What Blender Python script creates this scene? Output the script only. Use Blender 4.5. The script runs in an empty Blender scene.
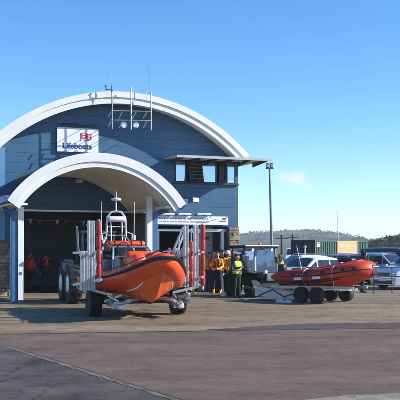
import bpy, bmesh, math, random
import numpy as np
from mathutils import Vector, Matrix, Quaternion
random.seed(7)
R = math.radians
SC = bpy.context.scene
COL = SC.collection
F = 900.0; HZ = 250.0; CH = 1.8

# ------------------------------------------------------------------ camera
cam = bpy.data.cameras.new('camera'); camo = bpy.data.objects.new('camera', cam); COL.objects.link(camo)
camo.location = (0, 0, CH); camo.rotation_euler = (R(90), 0, 0)
cam.sensor_width = 36; cam.lens = F/400*36; cam.shift_y = (HZ-200)/400
cam.clip_start = .1; cam.clip_end = 12000
SC.camera = camo

def gr(px, py, z=0.0):
    d = F*(CH-z)/(py-HZ); return Vector(((px-200)/F*d, d, z))
def at(px, d, py=None, z=None):
    return Vector(((px-200)/F*d, d, z if z is not None else CH-(py-HZ)*d/F))

# ------------------------------------------------------------------ materials
MATS = {}
def mat(name, col, rough=.6, metal=0, var=.12, scale=8, bump=0, bscale=None, col2=None, coat=0, spec=.5, stretch=None):
    if name in MATS: return MATS[name]
    m = bpy.data.materials.new(name); m.use_nodes = True; nt = m.node_tree; N = nt.nodes; L = nt.links
    b = N['Principled BSDF']
    b.inputs['Roughness'].default_value = rough; b.inputs['Metallic'].default_value = metal
    b.inputs['Coat Weight'].default_value = coat; b.inputs['Specular IOR Level'].default_value = spec
    tc = N.new('ShaderNodeTexCoord'); mp = N.new('ShaderNodeMapping'); L.new(tc.outputs['Object'], mp.inputs[0])
    if stretch: mp.inputs['Scale'].default_value = stretch
    n = N.new('ShaderNodeTexNoise'); n.inputs['Scale'].default_value = scale; n.inputs['Detail'].default_value = 6
    n.inputs['Roughness'].default_value = .65; L.new(mp.outputs[0], n.inputs['Vector'])
    rp = N.new('ShaderNodeValToRGB'); L.new(n.outputs['Fac'], rp.inputs[0])
    c2 = col2 if col2 else tuple(min(1, c*(1+var)) for c in col)
    c1 = tuple(c*(1-var) for c in col) if not col2 else col
    rp.color_ramp.elements[0].position = .32; rp.color_ramp.elements[1].position = .68
    rp.color_ramp.elements[0].color = (*c1, 1); rp.color_ramp.elements[1].color = (*c2, 1)
    L.new(rp.outputs[0], b.inputs['Base Color'])
    rr = N.new('ShaderNodeMapRange'); L.new(n.outputs['Fac'], rr.inputs[0])
    rr.inputs['To Min'].default_value = max(.02, rough-.08); rr.inputs['To Max'].default_value = min(1, rough+.08)
    L.new(rr.outputs[0], b.inputs['Roughness'])
    if bump:
        n2 = N.new('ShaderNodeTexNoise'); n2.inputs['Scale'].default_value = bscale or scale*4; n2.inputs['Detail'].default_value = 5
        L.new(mp.outputs[0], n2.inputs['Vector'])
        bp = N.new('ShaderNodeBump'); bp.inputs['Strength'].default_value = bump; bp.inputs['Distance'].default_value = .02
        L.new(n2.outputs['Fac'], bp.inputs['Height']); L.new(bp.outputs[0], b.inputs['Normal'])
    MATS[name] = m; return m

def clad_mat(name, base):
    m = mat(name, base, .5, 0, .10, 1.5)
    nt = m.node_tree; N = nt.nodes; L = nt.links; b = N['Principled BSDF']
    tc = N.new('ShaderNodeTexCoord'); s = N.new('ShaderNodeSeparateXYZ'); c = N.new('ShaderNodeCombineXYZ')
    L.new(tc.outputs['Object'], s.inputs[0]); L.new(s.outputs['X'], c.inputs['X']); L.new(s.outputs['Z'], c.inputs['Y'])
    br = N.new('ShaderNodeTexBrick'); L.new(c.outputs[0], br.inputs['Vector'])
    br.inputs['Scale'].default_value = 1; br.inputs['Brick Width'].default_value = 6.3; br.inputs['Row Height'].default_value = .40
    br.inputs['Mortar Size'].default_value = .012; br.inputs['Mortar Smooth'].default_value = .3; br.offset = .37
    br.inputs['Color1'].default_value = (1, 1, 1, 1); br.inputs['Color2'].default_value = (.90, .92, .95, 1); br.inputs['Mortar'].default_value = (.50, .52, .56, 1)
    src = b.inputs['Base Color'].links[0].from_socket
    mx = N.new('ShaderNodeMix'); mx.data_type = 'RGBA'; mx.blend_type = 'MULTIPLY'; mx.inputs[0].default_value = 1
    L.new(src, mx.inputs[6]); L.new(br.outputs['Color'], mx.inputs[7])
    # faint vertical rain streaks
    mp = N.new('ShaderNodeMapping'); mp.inputs['Scale'].default_value = (9, 9, .6); L.new(tc.outputs['Object'], mp.inputs[0])
    n = N.new('ShaderNodeTexNoise'); n.inputs['Scale'].default_value = 1; n.inputs['Detail'].default_value = 5; L.new(mp.outputs[0], n.inputs['Vector'])
    r = N.new('ShaderNodeValToRGB'); r.color_ramp.elements[0].position = .3; r.color_ramp.elements[1].position = .7
    r.color_ramp.elements[0].color = (.85, .87, .88, 1); r.color_ramp.elements[1].color = (1.0, 1, 1, 1); L.new(n.outputs['Fac'], r.inputs[0])
    m2 = N.new('ShaderNodeMix'); m2.data_type = 'RGBA'; m2.blend_type = 'MULTIPLY'; m2.inputs[0].default_value = 1
    L.new(mx.outputs[2], m2.inputs[6]); L.new(r.outputs[0], m2.inputs[7]); L.new(m2.outputs[2], b.inputs['Base Color'])
    bp = N.new('ShaderNodeBump'); bp.inputs['Strength'].default_value = .6; bp.inputs['Distance'].default_value = .02; bp.invert = True
    L.new(br.outputs['Fac'], bp.inputs['Height']); L.new(bp.outputs[0], b.inputs['Normal'])
    return m

def ground_mat(name, c1, c2, c3, big=.25, streak=(1, 1, 1), agg=60, rough=.9, bump=.5, crack=0, stain=.5, cell=None, scuff=.35):
    m = bpy.data.materials.new(name); m.use_nodes = True; nt = m.node_tree; N = nt.nodes; L = nt.links; b = N['Principled BSDF']
    b.inputs['Roughness'].default_value = rough; b.inputs['Specular IOR Level'].default_value = .3
    tc = N.new('ShaderNodeTexCoord'); mp = N.new('ShaderNodeMapping'); mp.inputs['Scale'].default_value = streak; mp.inputs['Rotation'].default_value = (0, 0, R(-6))
    L.new(tc.outputs['Object'], mp.inputs[0])
    def noise(sc, det, vec, ro=.6):
        n = N.new('ShaderNodeTexNoise'); n.inputs['Scale'].default_value = sc; n.inputs['Detail'].default_value = det; n.inputs['Roughness'].default_value = ro
        L.new(vec, n.inputs['Vector']); return n.outputs['Fac']
    def ramp(f, stops):
        r = N.new('ShaderNodeValToRGB'); L.new(f, r.inputs[0]); e = r.color_ramp.elements
        e[0].position, e[0].color = stops[0][0], (*stops[0][1], 1); e[1].position, e[1].color = stops[-1][0], (*stops[-1][1], 1)
        for p, c in stops[1:-1]:
            q = e.new(p); q.color = (*c, 1)
        return r.outputs[0]
    def mul(a, bb, f=1):
        x = N.new('ShaderNodeMix'); x.data_type = 'RGBA'; x.blend_type = 'MULTIPLY'; x.inputs[0].default_value = f
        L.new(a, x.inputs[6]); L.new(bb, x.inputs[7]); return x.outputs[2]
    base = ramp(noise(big, 8, mp.outputs[0], .62), [(.33, c1), (.5, c2), (.66, c3)])
    st = ramp(noise(big*3.1, 5, tc.outputs['Object'], .7), [(.34, (stain,)*3), (.48, (1, 1, 1))])
    fine = ramp(noise(agg, 3, tc.outputs['Object'], .8), [(.3, (.50, .50, .50)), (.5, (1, 1, 1)), (.72, (1.45, 1.43, 1.40))])
    mid = ramp(noise(6, 5, tc.outputs['Object'], .7), [(.3, (.84, .84, .84)), (.7, (1.1, 1.1, 1.1))])
    out = mul(mul(mul(base, st), fine), mid)
    if scuff:
        vo = N.new('ShaderNodeTexVoronoi'); vo.inputs['Scale'].default_value = 34; L.new(tc.outputs['Object'], vo.inputs['Vector'])
        sp_ = ramp(vo.outputs['Distance'], [(.10, (1.55, 1.52, 1.48)), (.24, (1, 1, 1))]); wn = noise(7, 3, tc.outputs['Object'], .6)
        xm = N.new('ShaderNodeMix'); xm.data_type = 'RGBA'; L.new(ramp(wn, [(.50, (0, 0, 0)), (.60, (1, 1, 1))]), xm.inputs[0]); xm.inputs[6].default_value = (1, 1, 1, 1); L.new(sp_, xm.inputs[7]); out = mul(out, xm.outputs[2])
        v2 = N.new('ShaderNodeTexVoronoi'); v2.inputs['Scale'].default_value = 9; L.new(tc.outputs['Object'], v2.inputs['Vector'])
        out = mul(out, ramp(v2.outputs['Distance'], [(.05, (.55, .54, .53)), (.12, (1, 1, 1))]))
        out = mul(out, ramp(noise(260, 2, tc.outputs['Object'], .6), [(.35, (.7, .7, .7)), (.65, (1.28, 1.27, 1.25))]))
        out = mul(out, ramp(noise(.9, 3, tc.outputs['Object'], .55), [(.30, (.74, .73, .72)), (.42, (1, 1, 1)), (.62, (1, 1, 1)), (.72, (1.14, 1.13, 1.11))]))
        ms = N.new('ShaderNodeMapping'); ms.inputs['Scale'].default_value = (1.4, 3.2, 1); ms.inputs['Rotation'].default_value = (0, 0, R(8)); L.new(tc.outputs['Object'], ms.inputs[0])
        out = mul(out, ramp(noise(1.6, 6, ms.outputs[0], .75), [(.60, (1, 1, 1)), (.72, (1.0+scuff,)*3)]))
        out = mul(out, ramp(noise(14, 2, tc.outputs['Object'], .5), [(.70, (1, 1, 1)), (.76, (1.0+scuff*.9,)*3)]))
        out = mul(out, ramp(noise(2.2, 7, tc.outputs['Object'], .8), [(.36, (.80, .79, .78)), (.55, (1, 1, 1))]))
    if crack:
        v = N.new('ShaderNodeTexVoronoi'); v.feature = 'DISTANCE_TO_EDGE'; v.inputs['Scale'].default_value = crack
        n = N.new('ShaderNodeTexNoise'); n.inputs['Scale'].default_value = 2.5; n.inputs['Detail'].default_value = 6; L.new(tc.outputs['Object'], n.inputs['Vector'])
        a = N.new('ShaderNodeVectorMath'); a.operation = 'MULTIPLY_ADD'; a.inputs[1].default_value = (.5, .5, .5)
        L.new(n.outputs['Color'], a.inputs[0]); L.new(tc.outputs['Object'], a.inputs[2]); L.new(a.outputs[0], v.inputs['Vector'])
        out = mul(out, ramp(v.outputs['Distance'], [(.0, (.35, .33, .32)), (.012, (1, 1, 1))]))
    L.new(out, b.inputs['Base Color'])
    bp = N.new('ShaderNodeBump'); bp.inputs['Strength'].default_value = bump; bp.inputs['Distance'].default_value = .012
    L.new(noise(agg*.6, 4, tc.outputs['Object'], .8), bp.inputs['Height']); L.new(bp.outputs[0], b.inputs['Normal'])
    return m

def glass_mat(name, tint=(.02, .03, .04), rough=.03, trans=0.0):
    m = mat(name, tint, rough, 0, .1, 3, spec=.9)
    b = m.node_tree.nodes['Principled BSDF']; b.inputs['IOR'].default_value = 1.6; b.inputs['Coat Weight'].default_value = .8
    b.inputs['Coat Roughness'].default_value = .02
    if trans:
        b.inputs['Transmission Weight'].default_value = trans; b.inputs['IOR'].default_value = 1.02 if trans > .8 else 1.3
    return m

BLUE = clad_mat('blue_cladding', (.034, .118, .225))
TRIM = mat('blue_trim', (.035, .13, .29), .45, var=.08)
TRIML = mat('light_blue_trim', (.10, .25, .45), .45, var=.08)
WHITE = mat('white_fascia', (.68, .68, .66), .5, var=.05, scale=2)
WHITEP = mat('white_paint', (.74, .75, .77), .35, var=.04, scale=4)
SOFF = mat('soffit_board', (.76, .71, .63), .7, var=.08, scale=2)
SLATE = mat('slate_sheet', (.05, .07, .11), .5, var=.15, scale=2)
DARK = mat('black_paint', (.012, .013, .015), .45, var=.3)
DARKM = mat('dark_metal', (.04, .045, .05), .4, .6, var=.2)
RUB = mat('black_rubber', (.014, .014, .015), .75, var=.3, scale=20, bump=.2)
ALU = mat('galvanised_steel', (.42, .43, .45), .38, .75, var=.2, scale=9)
ALUW = mat('pale_aluminium', (.56, .57, .60), .42, .5, var=.18, scale=6)
ORG = mat('orange_hypalon', (.60, .055, .010), .45, scale=2.2, bump=.10, bscale=40, col2=(.78, .085, .012))
ORGH = mat('orange_hull', (.66, .085, .012), .32, scale=1.8, coat=.25, bump=.04, bscale=30, col2=(.84, .13, .014))
REDF = mat('red_fender', (.38, .022, .014), .42, var=.12, scale=5)
REDT = mat('red_hypalon', (.40, .024, .010), .5, scale=2.6, bump=.12, bscale=40, col2=(.68, .052, .015))
DKB = mat('navy_strake', (.02, .02, .035), .5, var=.2)
GREY = mat('grey_plastic', (.16, .17, .18), .5, var=.15)
STONE = mat('stone_rubble', (.07, .055, .04), .85, var=.35, scale=4, bump=.8, bscale=25, col2=(.46, .36, .25))
MORT = mat('mortar', (.14, .13, .12), .95, var=.2, bump=.4)
INT = mat('interior_paint', (.20, .21, .24), .7, var=.1, scale=2)
INTF = mat('interior_floor', (.16, .155, .15), .5, var=.2, scale=3)
GLASS = glass_mat('window_glass', (.012, .016, .022), .04); GLASS.node_tree.nodes['Principled BSDF'].inputs['Coat Weight'].default_value = .1; GLASS.node_tree.nodes['Principled BSDF'].inputs['IOR'].default_value = 1.5
MIR = mat('reflective_glass', (.55, .60, .68), .06, .75, var=.06, scale=1)
BLT = mat('blue_lettering', (.02, .035, .18), .5, var=.1)
RLT = mat('red_emblem', (.62, .02, .03), .5, var=.1)
SIGNW = mat('sign_panel', (.72, .75, .82), .4, var=.04, scale=2)
HIVIS = mat('hi_vis_yellow', (.42, .52, .03), .7, var=.12, scale=20)
YEL = mat('yellow_drysuit', (.80, .42, .02), .6, var=.14, scale=16, bump=.2)
REDJ = mat('red_lifejacket', (.58, .03, .025), .6, var=.15, scale=14, bump=.2)
BLK = mat('black_cloth', (.016, .017, .021), .85, var=.3, scale=20, bump=.2)
NAVY = mat('navy_cloth', (.02, .03, .07), .85, var=.3, scale=20, bump=.2)
GRYC = mat('grey_cloth', (.10, .10, .115), .85, var=.3, scale=20, bump=.2)
SKIN = mat('skin', (.50, .27, .19), .55, var=.08, scale=12)
HAIR = mat('hair', (.05, .03, .018), .7, var=.3, scale=40)
LIP = mat('lip', (.35, .12, .10), .5)
EYE = mat('eye', (.03, .025, .02), .2)
HELM = mat('white_helmet', (.80, .80, .82), .25, var=.03, coat=.4)
OCHRE = mat('yellow_boot', (.80, .40, .02), .5, var=.12)
LENS = mat('lamp_lens', (.60, .63, .68), .15, .3, var=.1, scale=30)
RLENS = mat('red_lens', (.40, .01, .01), .2, var=.1)

# ------------------------------------------------------------------ mesh helpers
class MB:
    def __init__(s): s.v = []; s.f = []; s.m = []; s.mats = []
    def mi(s, m):
        if m not in s.mats: s.mats.append(m)
        return s.mats.index(m)
    def add(s, vs, fs, m):
        o = len(s.v); s.v += [tuple(v) for v in vs]; k = s.mi(m)
        for f in fs: s.f.append(tuple(i+o for i in f)); s.m.append(k)
        return s
    def box(s, c, sz, m, rot=None):
        M = rot if rot is not None else Matrix.Identity(3)
        c = Vector(c); x, y, z = [q/2 for q in sz]
        vs = [c+M@Vector(p) for p in [(-x,-y,-z),(x,-y,-z),(x,y,-z),(-x,y,-z),(-x,-y,z),(x,-y,z),(x,y,z),(-x,y,z)]]
        return s.add(vs, [(0,3,2,1),(4,5,6,7),(0,1,5,4),(1,2,6,5),(2,3,7,6),(3,0,4,7)], m)
    def rbox(s, c, sz, m, r=.03, rot=None, seg=3):
        bm = bmesh.new(); bmesh.ops.create_cube(bm, size=1)
        for v in bm.verts: v.co = Vector((v.co.x*sz[0], v.co.y*sz[1], v.co.z*sz[2]))
        bmesh.ops.bevel(bm, geom=bm.edges[:], offset=min(r, min(sz)*.48), segments=seg, affect='EDGES', profile=.5)
        M = rot if rot is not None else Matrix.Identity(3)
        vs = [Vector(c)+M@v.co for v in bm.verts]; bm.verts.index_update()
        fs = [[v.index for v in f.verts] for f in bm.faces]; bm.free()
        return s.add(vs, fs, m)
    def bar(s, a, b, w, h, m, up=Vector((0, 0, 1))):
        a = Vector(a); b = Vector(b); d = (b-a); l = d.length; d.normalize()
        sd = d.cross(up)
        if sd.length < 1e-3: sd = d.cross(Vector((1, 0, 0)))
        sd.normalize(); u = sd.cross(d)
        M = Matrix((d, sd, u)).transposed()
        return s.box((a+b)/2, (l, w, h), m, M)
    def tube(s, pts, r, m, seg=10, closed=False, cap=True, sq=1.0):
        pts = [Vector(p) for p in pts]; n = len(pts)
        rs = r if isinstance(r, (list, tuple)) else [r]*n
        vs = []; fs = []
        t0 = (pts[1]-pts[0]).normalized(); nrm = t0.orthogonal().normalized()
        if abs(t0.z) < .9: nrm = (Vector((0, 0, 1)) - t0*t0.z).normalized()
        pt = t0
        for i, p in enumerate(pts):
            if closed: t = (pts[(i+1) % n]-pts[i-1]).normalized()
            else: t = (pts[min(i+1, n-1)]-pts[max(i-1, 0)]).normalized()
            q = pt.rotation_difference(t); nrm = q@nrm; nrm = (nrm-t*nrm.dot(t)).normalized(); pt = t
            bi = t.cross(nrm)
            for k in range(seg):
                a = 2*math.pi*k/seg
                vs.append(p+(nrm*math.cos(a)*sq+bi*math.sin(a))*rs[i])
        m_ = n if closed else n-1
        for i in range(m_):
            for k in range(seg):
                j = (i+1) % n
                fs.append((i*seg+k, i*seg+(k+1) % seg, j*seg+(k+1) % seg, j*seg+k))
        if cap and not closed:
            fs.append(tuple(range(seg-1, -1, -1))); fs.append(tuple((n-1)*seg+k for k in range(seg)))
        return s.add(vs, fs, m)
    def lathe(s, prof, c, ax, m, seg=24):
        ax = Vector(ax).normalized(); u = ax.orthogonal().normalized(); w = ax.cross(u); c = Vector(c)
        vs = []; fs = []; n = len(prof)
        for r, h in prof:
            for k in range(seg):
                a = 2*math.pi*k/seg; vs.append(c+ax*h+(u*math.cos(a)+w*math.sin(a))*r)
        for i in range(n-1):
            for k in range(seg): fs.append((i*seg+k, i*seg+(k+1) % seg, (i+1)*seg+(k+1) % seg, (i+1)*seg+k))
        fs.append(tuple(range(seg))[::-1]); fs.append(tuple((n-1)*seg+k for k in range(seg)))
        return s.add(vs, fs, m)
    def prism(s, poly, vec, m):
        n = len(poly); poly = [Vector(p) for p in poly]; vec = Vector(vec)
        vs = poly+[p+vec for p in poly]
        fs = [tuple(range(n)), tuple(range(2*n-1, n-1, -1))]
        fs += [(i, i+n, (i+1) % n+n, (i+1) % n) for i in range(n)]
        return s.add(vs, fs, m)
    def loft(s, rings, m, closed=True, cap=True):
        n = len(rings[0]); vs = [p for r in rings for p in r]; fs = []
        for i in range(len(rings)-1):
            for k in range(n if closed else n-1):
                fs.append((i*n+k, i*n+(k+1) % n, (i+1)*n+(k+1) % n, (i+1)*n+k))
        if cap and closed:
            fs.append(tuple(range(n))[::-1]); fs.append(tuple((len(rings)-1)*n+k for k in range(n)))
        return s.add(vs, fs, m)
    def sphere(s, c, r, m, seg=12, rings=8, sc=(1, 1, 1)):
        prof = []
        vs = []; fs = []
        for i in range(rings+1):
            a = math.pi*i/rings
            for k in range(seg):
                b = 2*math.pi*k/seg
                vs.append(Vector(c)+Vector((math.sin(a)*math.cos(b)*r*sc[0], math.sin(a)*math.sin(b)*r*sc[1], math.cos(a)*r*sc[2])))
        for i in range(rings):
            for k in range(seg): fs.append((i*seg+k, (i+1)*seg+k, (i+1)*seg+(k+1) % seg, i*seg+(k+1) % seg))
        return s.add(vs, fs, m)
    def text(s, txt, size, M, m, depth=.004, bold=.0, sx=1.0):
        cu = bpy.data.curves.new('t', 'FONT'); cu.body = txt; cu.size = size; cu.extrude = depth; cu.offset = bold
        cu.align_x = 'CENTER'; cu.align_y = 'CENTER'; cu.resolution_u = 4
        o = bpy.data.objects.new('t', cu); COL.objects.link(o); dg = bpy.context.evaluated_depsgraph_get()
        me = bpy.data.meshes.new_from_object(o.evaluated_get(dg))
        s.add([M@Vector((v.co.x*sx, v.co.y, v.co.z)) for v in me.vertices], [tuple(p.vertices) for p in me.polygons], m)
        bpy.data.objects.remove(o); bpy.data.curves.remove(cu); bpy.data.meshes.remove(me); return s
    def build(s, name, parent=None, smooth=None, label=None, bevel=0, kind=None, fixn=True):
        me = bpy.data.meshes.new(name); me.from_pydata(s.v, [], s.f)
        for m in s.mats: me.materials.append(m)
        me.polygons.foreach_set('material_index', s.m); me.update()
        if fixn:
            bm = bmesh.new(); bm.from_mesh(me); bmesh.ops.recalc_face_normals(bm, faces=bm.faces[:]); bm.to_mesh(me); bm.free()
        if smooth:
            me.shade_smooth()
            try: me.set_sharp_from_angle(angle=R(smooth))
            except Exception: pass
        o = bpy.data.objects.new(name, me); COL.objects.link(o)
        if parent: o.parent = parent
        if label: o['label'] = label
        if kind: o['kind'] = kind
        if bevel:
            b = o.modifiers.new('bevel', 'BEVEL'); b.width = bevel; b.segments = 2; b.limit_method = 'ANGLE'; b.angle_limit = R(40)
        return o

def tag(o, label, cat, group=None):
    o['label'] = label; o['category'] = cat
    if group: o['group'] = group
    return o
def thing(name, label, cat, loc=(0, 0, 0), rz=0, group=None):
    o = bpy.data.objects.new(name, None); COL.objects.link(o); o.location = loc; o.rotation_euler = (0, 0, rz)
    o.empty_display_size = .2
    return tag(o, label, cat, group)
def copy_tree(o, parent=None):
    c = o.copy(); COL.objects.link(c)
    c.parent = parent
    for ch in list(o.children): copy_tree(ch, c)
    return c
def sheet(name, poly, z, m, kind='structure'):
    b = MB(); b.add([(p[0], p[1], z) for p in poly], [tuple(range(len(poly)))], m)
    o = b.build(name, kind=kind, fixn=False)
    me = o.data
    if me.polygons[0].normal.z < 0: me.flip_normals()
    return o

# ------------------------------------------------------------------ ground
APR = ground_mat('worn_apron', (.15, .114, .075), (.23, .178, .118), (.30, .238, .165), .35, (.35, 1.6, 1), 45, .85, .5, stain=.66)
ASP = ground_mat('brown_asphalt', (.122, .086, .072), (.158, .113, .093), (.20, .147, .122), .5, (.6, 1.4, 1), 90, .9, .8, stain=.78)
CON = ground_mat('grey_concrete', (.055, .048, .043), (.085, .075, .068), (.125, .112, .10), .8, (1, 1, 1), 70, .9, .9, stain=.6, crack=.55)
JNT = ground_mat('dark_joint', (.04, .035, .03), (.055, .05, .045), (.075, .068, .06), 2, (1, 1, 1), 60, .9, .6)
EDG = ground_mat('pale_edge', (.10, .085, .07), (.18, .155, .128), (.25, .22, .18), 3, (1, 1, 1), 60, .9, .9, stain=.45)
PCH = ground_mat('patch_concrete', (.20, .18, .155), (.26, .235, .20), (.31, .28, .24), 1.5, (1, 1, 1), 60, .9, .7)
FLD = ground_mat('far_ground', (.05, .07, .03), (.08, .09, .045), (.11, .10, .06), .02, (1, 1, 1), 2, .95, .2)
sheet('ground', [(-3000, -40), (3000, -40), (3000, 6000), (-3000, 6000)], -.03, FLD)
sheet('apron', [(-60, -20), (60, -20), (60, 130), (-60, 130)], 0, APR)
a, b_ = gr(0, 334.5), gr(400, 328)
dv = (b_-a).normalized(); A0 = a-dv*25; B0 = b_+dv*25
nv = Vector((-dv.y, dv.x, 0))
def wob(p0, p1, n, amp, sd):
    rr = random.Random(sd); d = p1-p0; nn = Vector((-d.y, d.x, 0)).normalized()
    return [p0+d*(i/n)+nn*rr.uniform(-amp, amp) for i in range(n+1)]
sheet('asphalt_road', [(-30, -15), (30, -15)]+[tuple(p) for p in reversed(wob(A0, B0, 60, .012, 3))], .004, ASP)
up = wob(A0+nv*.10, B0+nv*.10, 120, .03, 4); lo = wob(A0-nv*.05, B0-nv*.05, 120, .03, 5)
sheet('road_joint', [tuple(p) for p in lo]+[tuple(p) for p in reversed(up)], .008, JNT)
j0 = gr(205, 330); j1 = gr(300, 324); j2 = gr(420, 322.5); j3 = gr(420, 328.5); j4 = gr(300, 330.5)
jp = wob(j0, j1, 14, .05, 8)+wob(j1, j2, 14, .05, 9)[1:]+wob(j3+Vector((0, .1, 0)), j4+Vector((0, .12, 0)), 16, .03, 10)
sheet('repair_strip', [tuple(p) for p in jp], .010, ground_mat('dark_tarmac', (.07, .06, .055), (.09, .078, .07), (.11, .095, .085), 2, (1, 1, 1), 70, .9, .6))
# concrete corner slab at the bottom left
c0 = gr(-60, 326.5); c1 = gr(0, 344); c2 = gr(180, 401); dd = (c2-c1).normalized(); c3 = c2+dd*12; c0 = c1-dd*14
nn = Vector((dd.y, -dd.x, 0))
if nn.x > 0: nn = -nn
slabe = wob(c0, c3, 260, .008, 6)
sheet('pavement', [tuple(p) for p in slabe]+[(c3.x-30, c3.y-5), (c0.x-25, c0.y-25)], .012, CON)
ins = wob(c0+nn*.11, c3+nn*.09, 260, .022, 7)
sheet('pavement_edge', [tuple(p) for p in slabe]+[tuple(p) for p in reversed(ins)], .016, EDG)
out_ = wob(c0-nn*.03, c3-nn*.03, 260, .008, 17)
sheet('pavement_joint', [tuple(p) for p in out_]+[tuple(p) for p in reversed(wob(c0, c3, 160, .004, 18))], .018, JNT)
p0 = gr(300, 402); p1 = gr(345, 397); p2 = gr(400, 394.5); p3 = gr(470, 392)
pe = wob(p0, p1, 14, .015, 11)+wob(p1, p2, 18, .012, 12)[1:]+wob(p2, p3, 14, .012, 13)[1:]
sheet('concrete_patch', [tuple(p) for p in pe]+[(12, 4), (2, 4)], .020, PCH)

# painted faint line fragment on the asphalt
# ------------------------------------------------------------------ boathouse
YAW = R(22); ux = Vector((math.cos(YAW), math.sin(YAW), 0)); ny = Vector((-math.sin(YAW), math.cos(YAW), 0))
PR = gr(238, 292)
# left corner on the facade line at px -3
k = (-3-200)/F
Lw = (PR.x-k*PR.y)/(ux.x-k*ux.y)
P0 = PR-ux*Lw
def fp(px, py, y=0.0):
    """pixel -> (local x, local z) on the plane at local depth y of the building"""
    O = P0+ny*y; kx = (px-200)/F
    t = (kx*O.y-O.x)/(ux.x-kx*ux.y); p = O+ux*t
    return t, CH-(py-HZ)*p.y/F
H = thing('boathouse', 'blue clad lifeboat station with white arched roof and arched porch', 'building', P0, YAW)
def fx(px, y=0): return fp(px, 250, y)[0]
OV = .9                      # roof overhang
sp_l = fx(-14, -OV); sp_r = fp(249, 156, -OV)[0]
apx, apz = fp(118, 92, -OV); spz = fp(249, 156, -OV)[1]
cx = (sp_l+sp_r)/2; hw = (sp_r-sp_l)/2; hh = apz-spz
Rr = (hw*hw+hh*hh)/(2*hh)
def arch(x, drop=0, cx=cx, hw=hw, top=apz, Rr=Rr):
    r = Rr-drop; q = r*r-(x-cx)**2
    return top-Rr+math.sqrt(max(q, 0))
def arcpts(cx, hw, top, Rr, drop, n=48, ext=0):
    a0 = math.asin(min(1, hw/Rr)); 
    return [(cx+(Rr-drop)*math.sin(-a0+2*a0*i/n), top-Rr+(Rr-drop)*math.cos(-a0+2*a0*i/n)) for i in range(n+1)]
def arcband(mb, cx, hw, top, Rr, d0, d1, y0, y1, m, n=48):
    o = arcpts(cx, hw, top, Rr, d0, n); i = arcpts(cx, hw, top, Rr, d1, n)
    rings = [[Vector((o[q][0], y0, o[q][1])), Vector((o[q][0], y1, o[q][1])), Vector((i[q][0], y1, i[q][1])), Vector((i[q][0], y0, i[q][1]))] for q in range(n+1)]
    mb.loft(rings, m)
DEP = 14.0
# openings in local coords
gx0, gz = fp(17, 211); gx1 = fx(150)
rx0, rz = fp(157, 226); rx1 = fx(227)
wx0, wz1 = fp(175, 160); wx1, wz0 = fp(236, 184)
def solid(x):
    top = arch(x, .34)-.0
    if gx0 < x < gx1: return [(gz, top)]
    iv = [(0, top)]
    if rx0 < x < rx1: iv = [(rz, top)]
    if wx0 < x < wx1: iv = [(iv[0][0], wz0), (wz1, top)]
    return iv
xs = sorted(set([0, gx0, gx1, rx0, rx1, wx0, wx1, Lw]+[Lw*i/60 for i in range(61)]))
w = MB(); TH = .28
for i in range(len(xs)-1):
    x0, x1 = xs[i], xs[i+1]
    if x1-x0 < 1e-5: continue
    iv0 = solid((x0+x1)/2)
    for j, (za, zb) in enumerate(iv0):
        if zb > 5 and zb == iv0[-1][1]: t0, t1 = arch(x0, .34), arch(x1, .34)
        else: t0 = t1 = zb
        if t0 < za+.01 or t1 < za+.01: t0 = max(t0, za+.01); t1 = max(t1, za+.01)
        vs = [(x0, 0, za), (x1, 0, za), (x1, TH, za), (x0, TH, za), (x0, 0, t0), (x1, 0, t1), (x1, TH, t1), (x0, TH, t0)]
        w.add(vs, [(0,3,2,1),(4,5,6,7),(0,1,5,4),(1,2,6,5),(2,3,7,6),(3,0,4,7)], BLUE)
w.build('front_wall', H, fixn=False)
s = MB()
zt = arch(0, .34)
s.box((-.0+.14, DEP/2+TH/2, zt/2), (.28, DEP-TH, zt), BLUE); s.box((Lw-.14, DEP/2+TH/2, zt/2), (.28, DEP-TH, zt), BLUE)
s.build('side_wall', H)
s = MB()
n = 40; pts = [Vector((0, DEP, 0)), Vector((Lw, DEP, 0))]+[Vector((Lw*(1-i/n), DEP, arch(Lw*(1-i/n), .34))) for i in range(n+1)]
s.prism(pts, (0, .25, 0), BLUE); s.build('rear_wall', H)
s = MB(); arcband(s, cx, hw-.03, apz-.02, Rr, .0, .16, -OV+.12, DEP+.6, SLATE); 
for i in range(1, 34):    # standing seams
    xq = cx-hw+.03+(2*hw-.06)*i/34; zq = arch(xq, .02)+.0
    s.box((xq, (DEP+.6-OV)/2, zq+.015), (.03, DEP+.6+OV-.4, .05), SLATE)
s.build('roof', H, smooth=30)
s = MB(); arcband(s, cx, hw, apz, Rr, -.03, .20, -OV, -OV+.12, WHITE); arcband(s, cx, hw-.02, apz, Rr, .20, .44, -OV+.05, -OV+.16, WHITE)
s.build('roof_fascia', H, smooth=30)
s = MB(); arcband(s, cx, hw-.05, apz, Rr, .30, .335, -OV+.16, DEP+.5, WHITE); s.build('roof_soffit', H, smooth=30)
def joints(name, cx, hw, top, Rr, y, r0, r1, n):
    b = MB(); a0 = math.asin(min(1, hw/Rr))
    for i in range(1, n):
        a_ = -a0+2*a0*i/n; p = lambda d: Vector((cx+(Rr-d)*math.sin(a_), y, top-Rr+(Rr-d)*math.cos(a_)))
        b.bar(p(r0), p(r1), .010, .012, GREY, up=Vector((0, 1, 0)))
    return b.build(name, H)
# light blue corner trim and side recess
s = MB(); s.box((fx(-1)+.05, -.03, zt/2), (.34, .055, zt-.1), TRIML); s.build('corner_trim', H)

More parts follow.
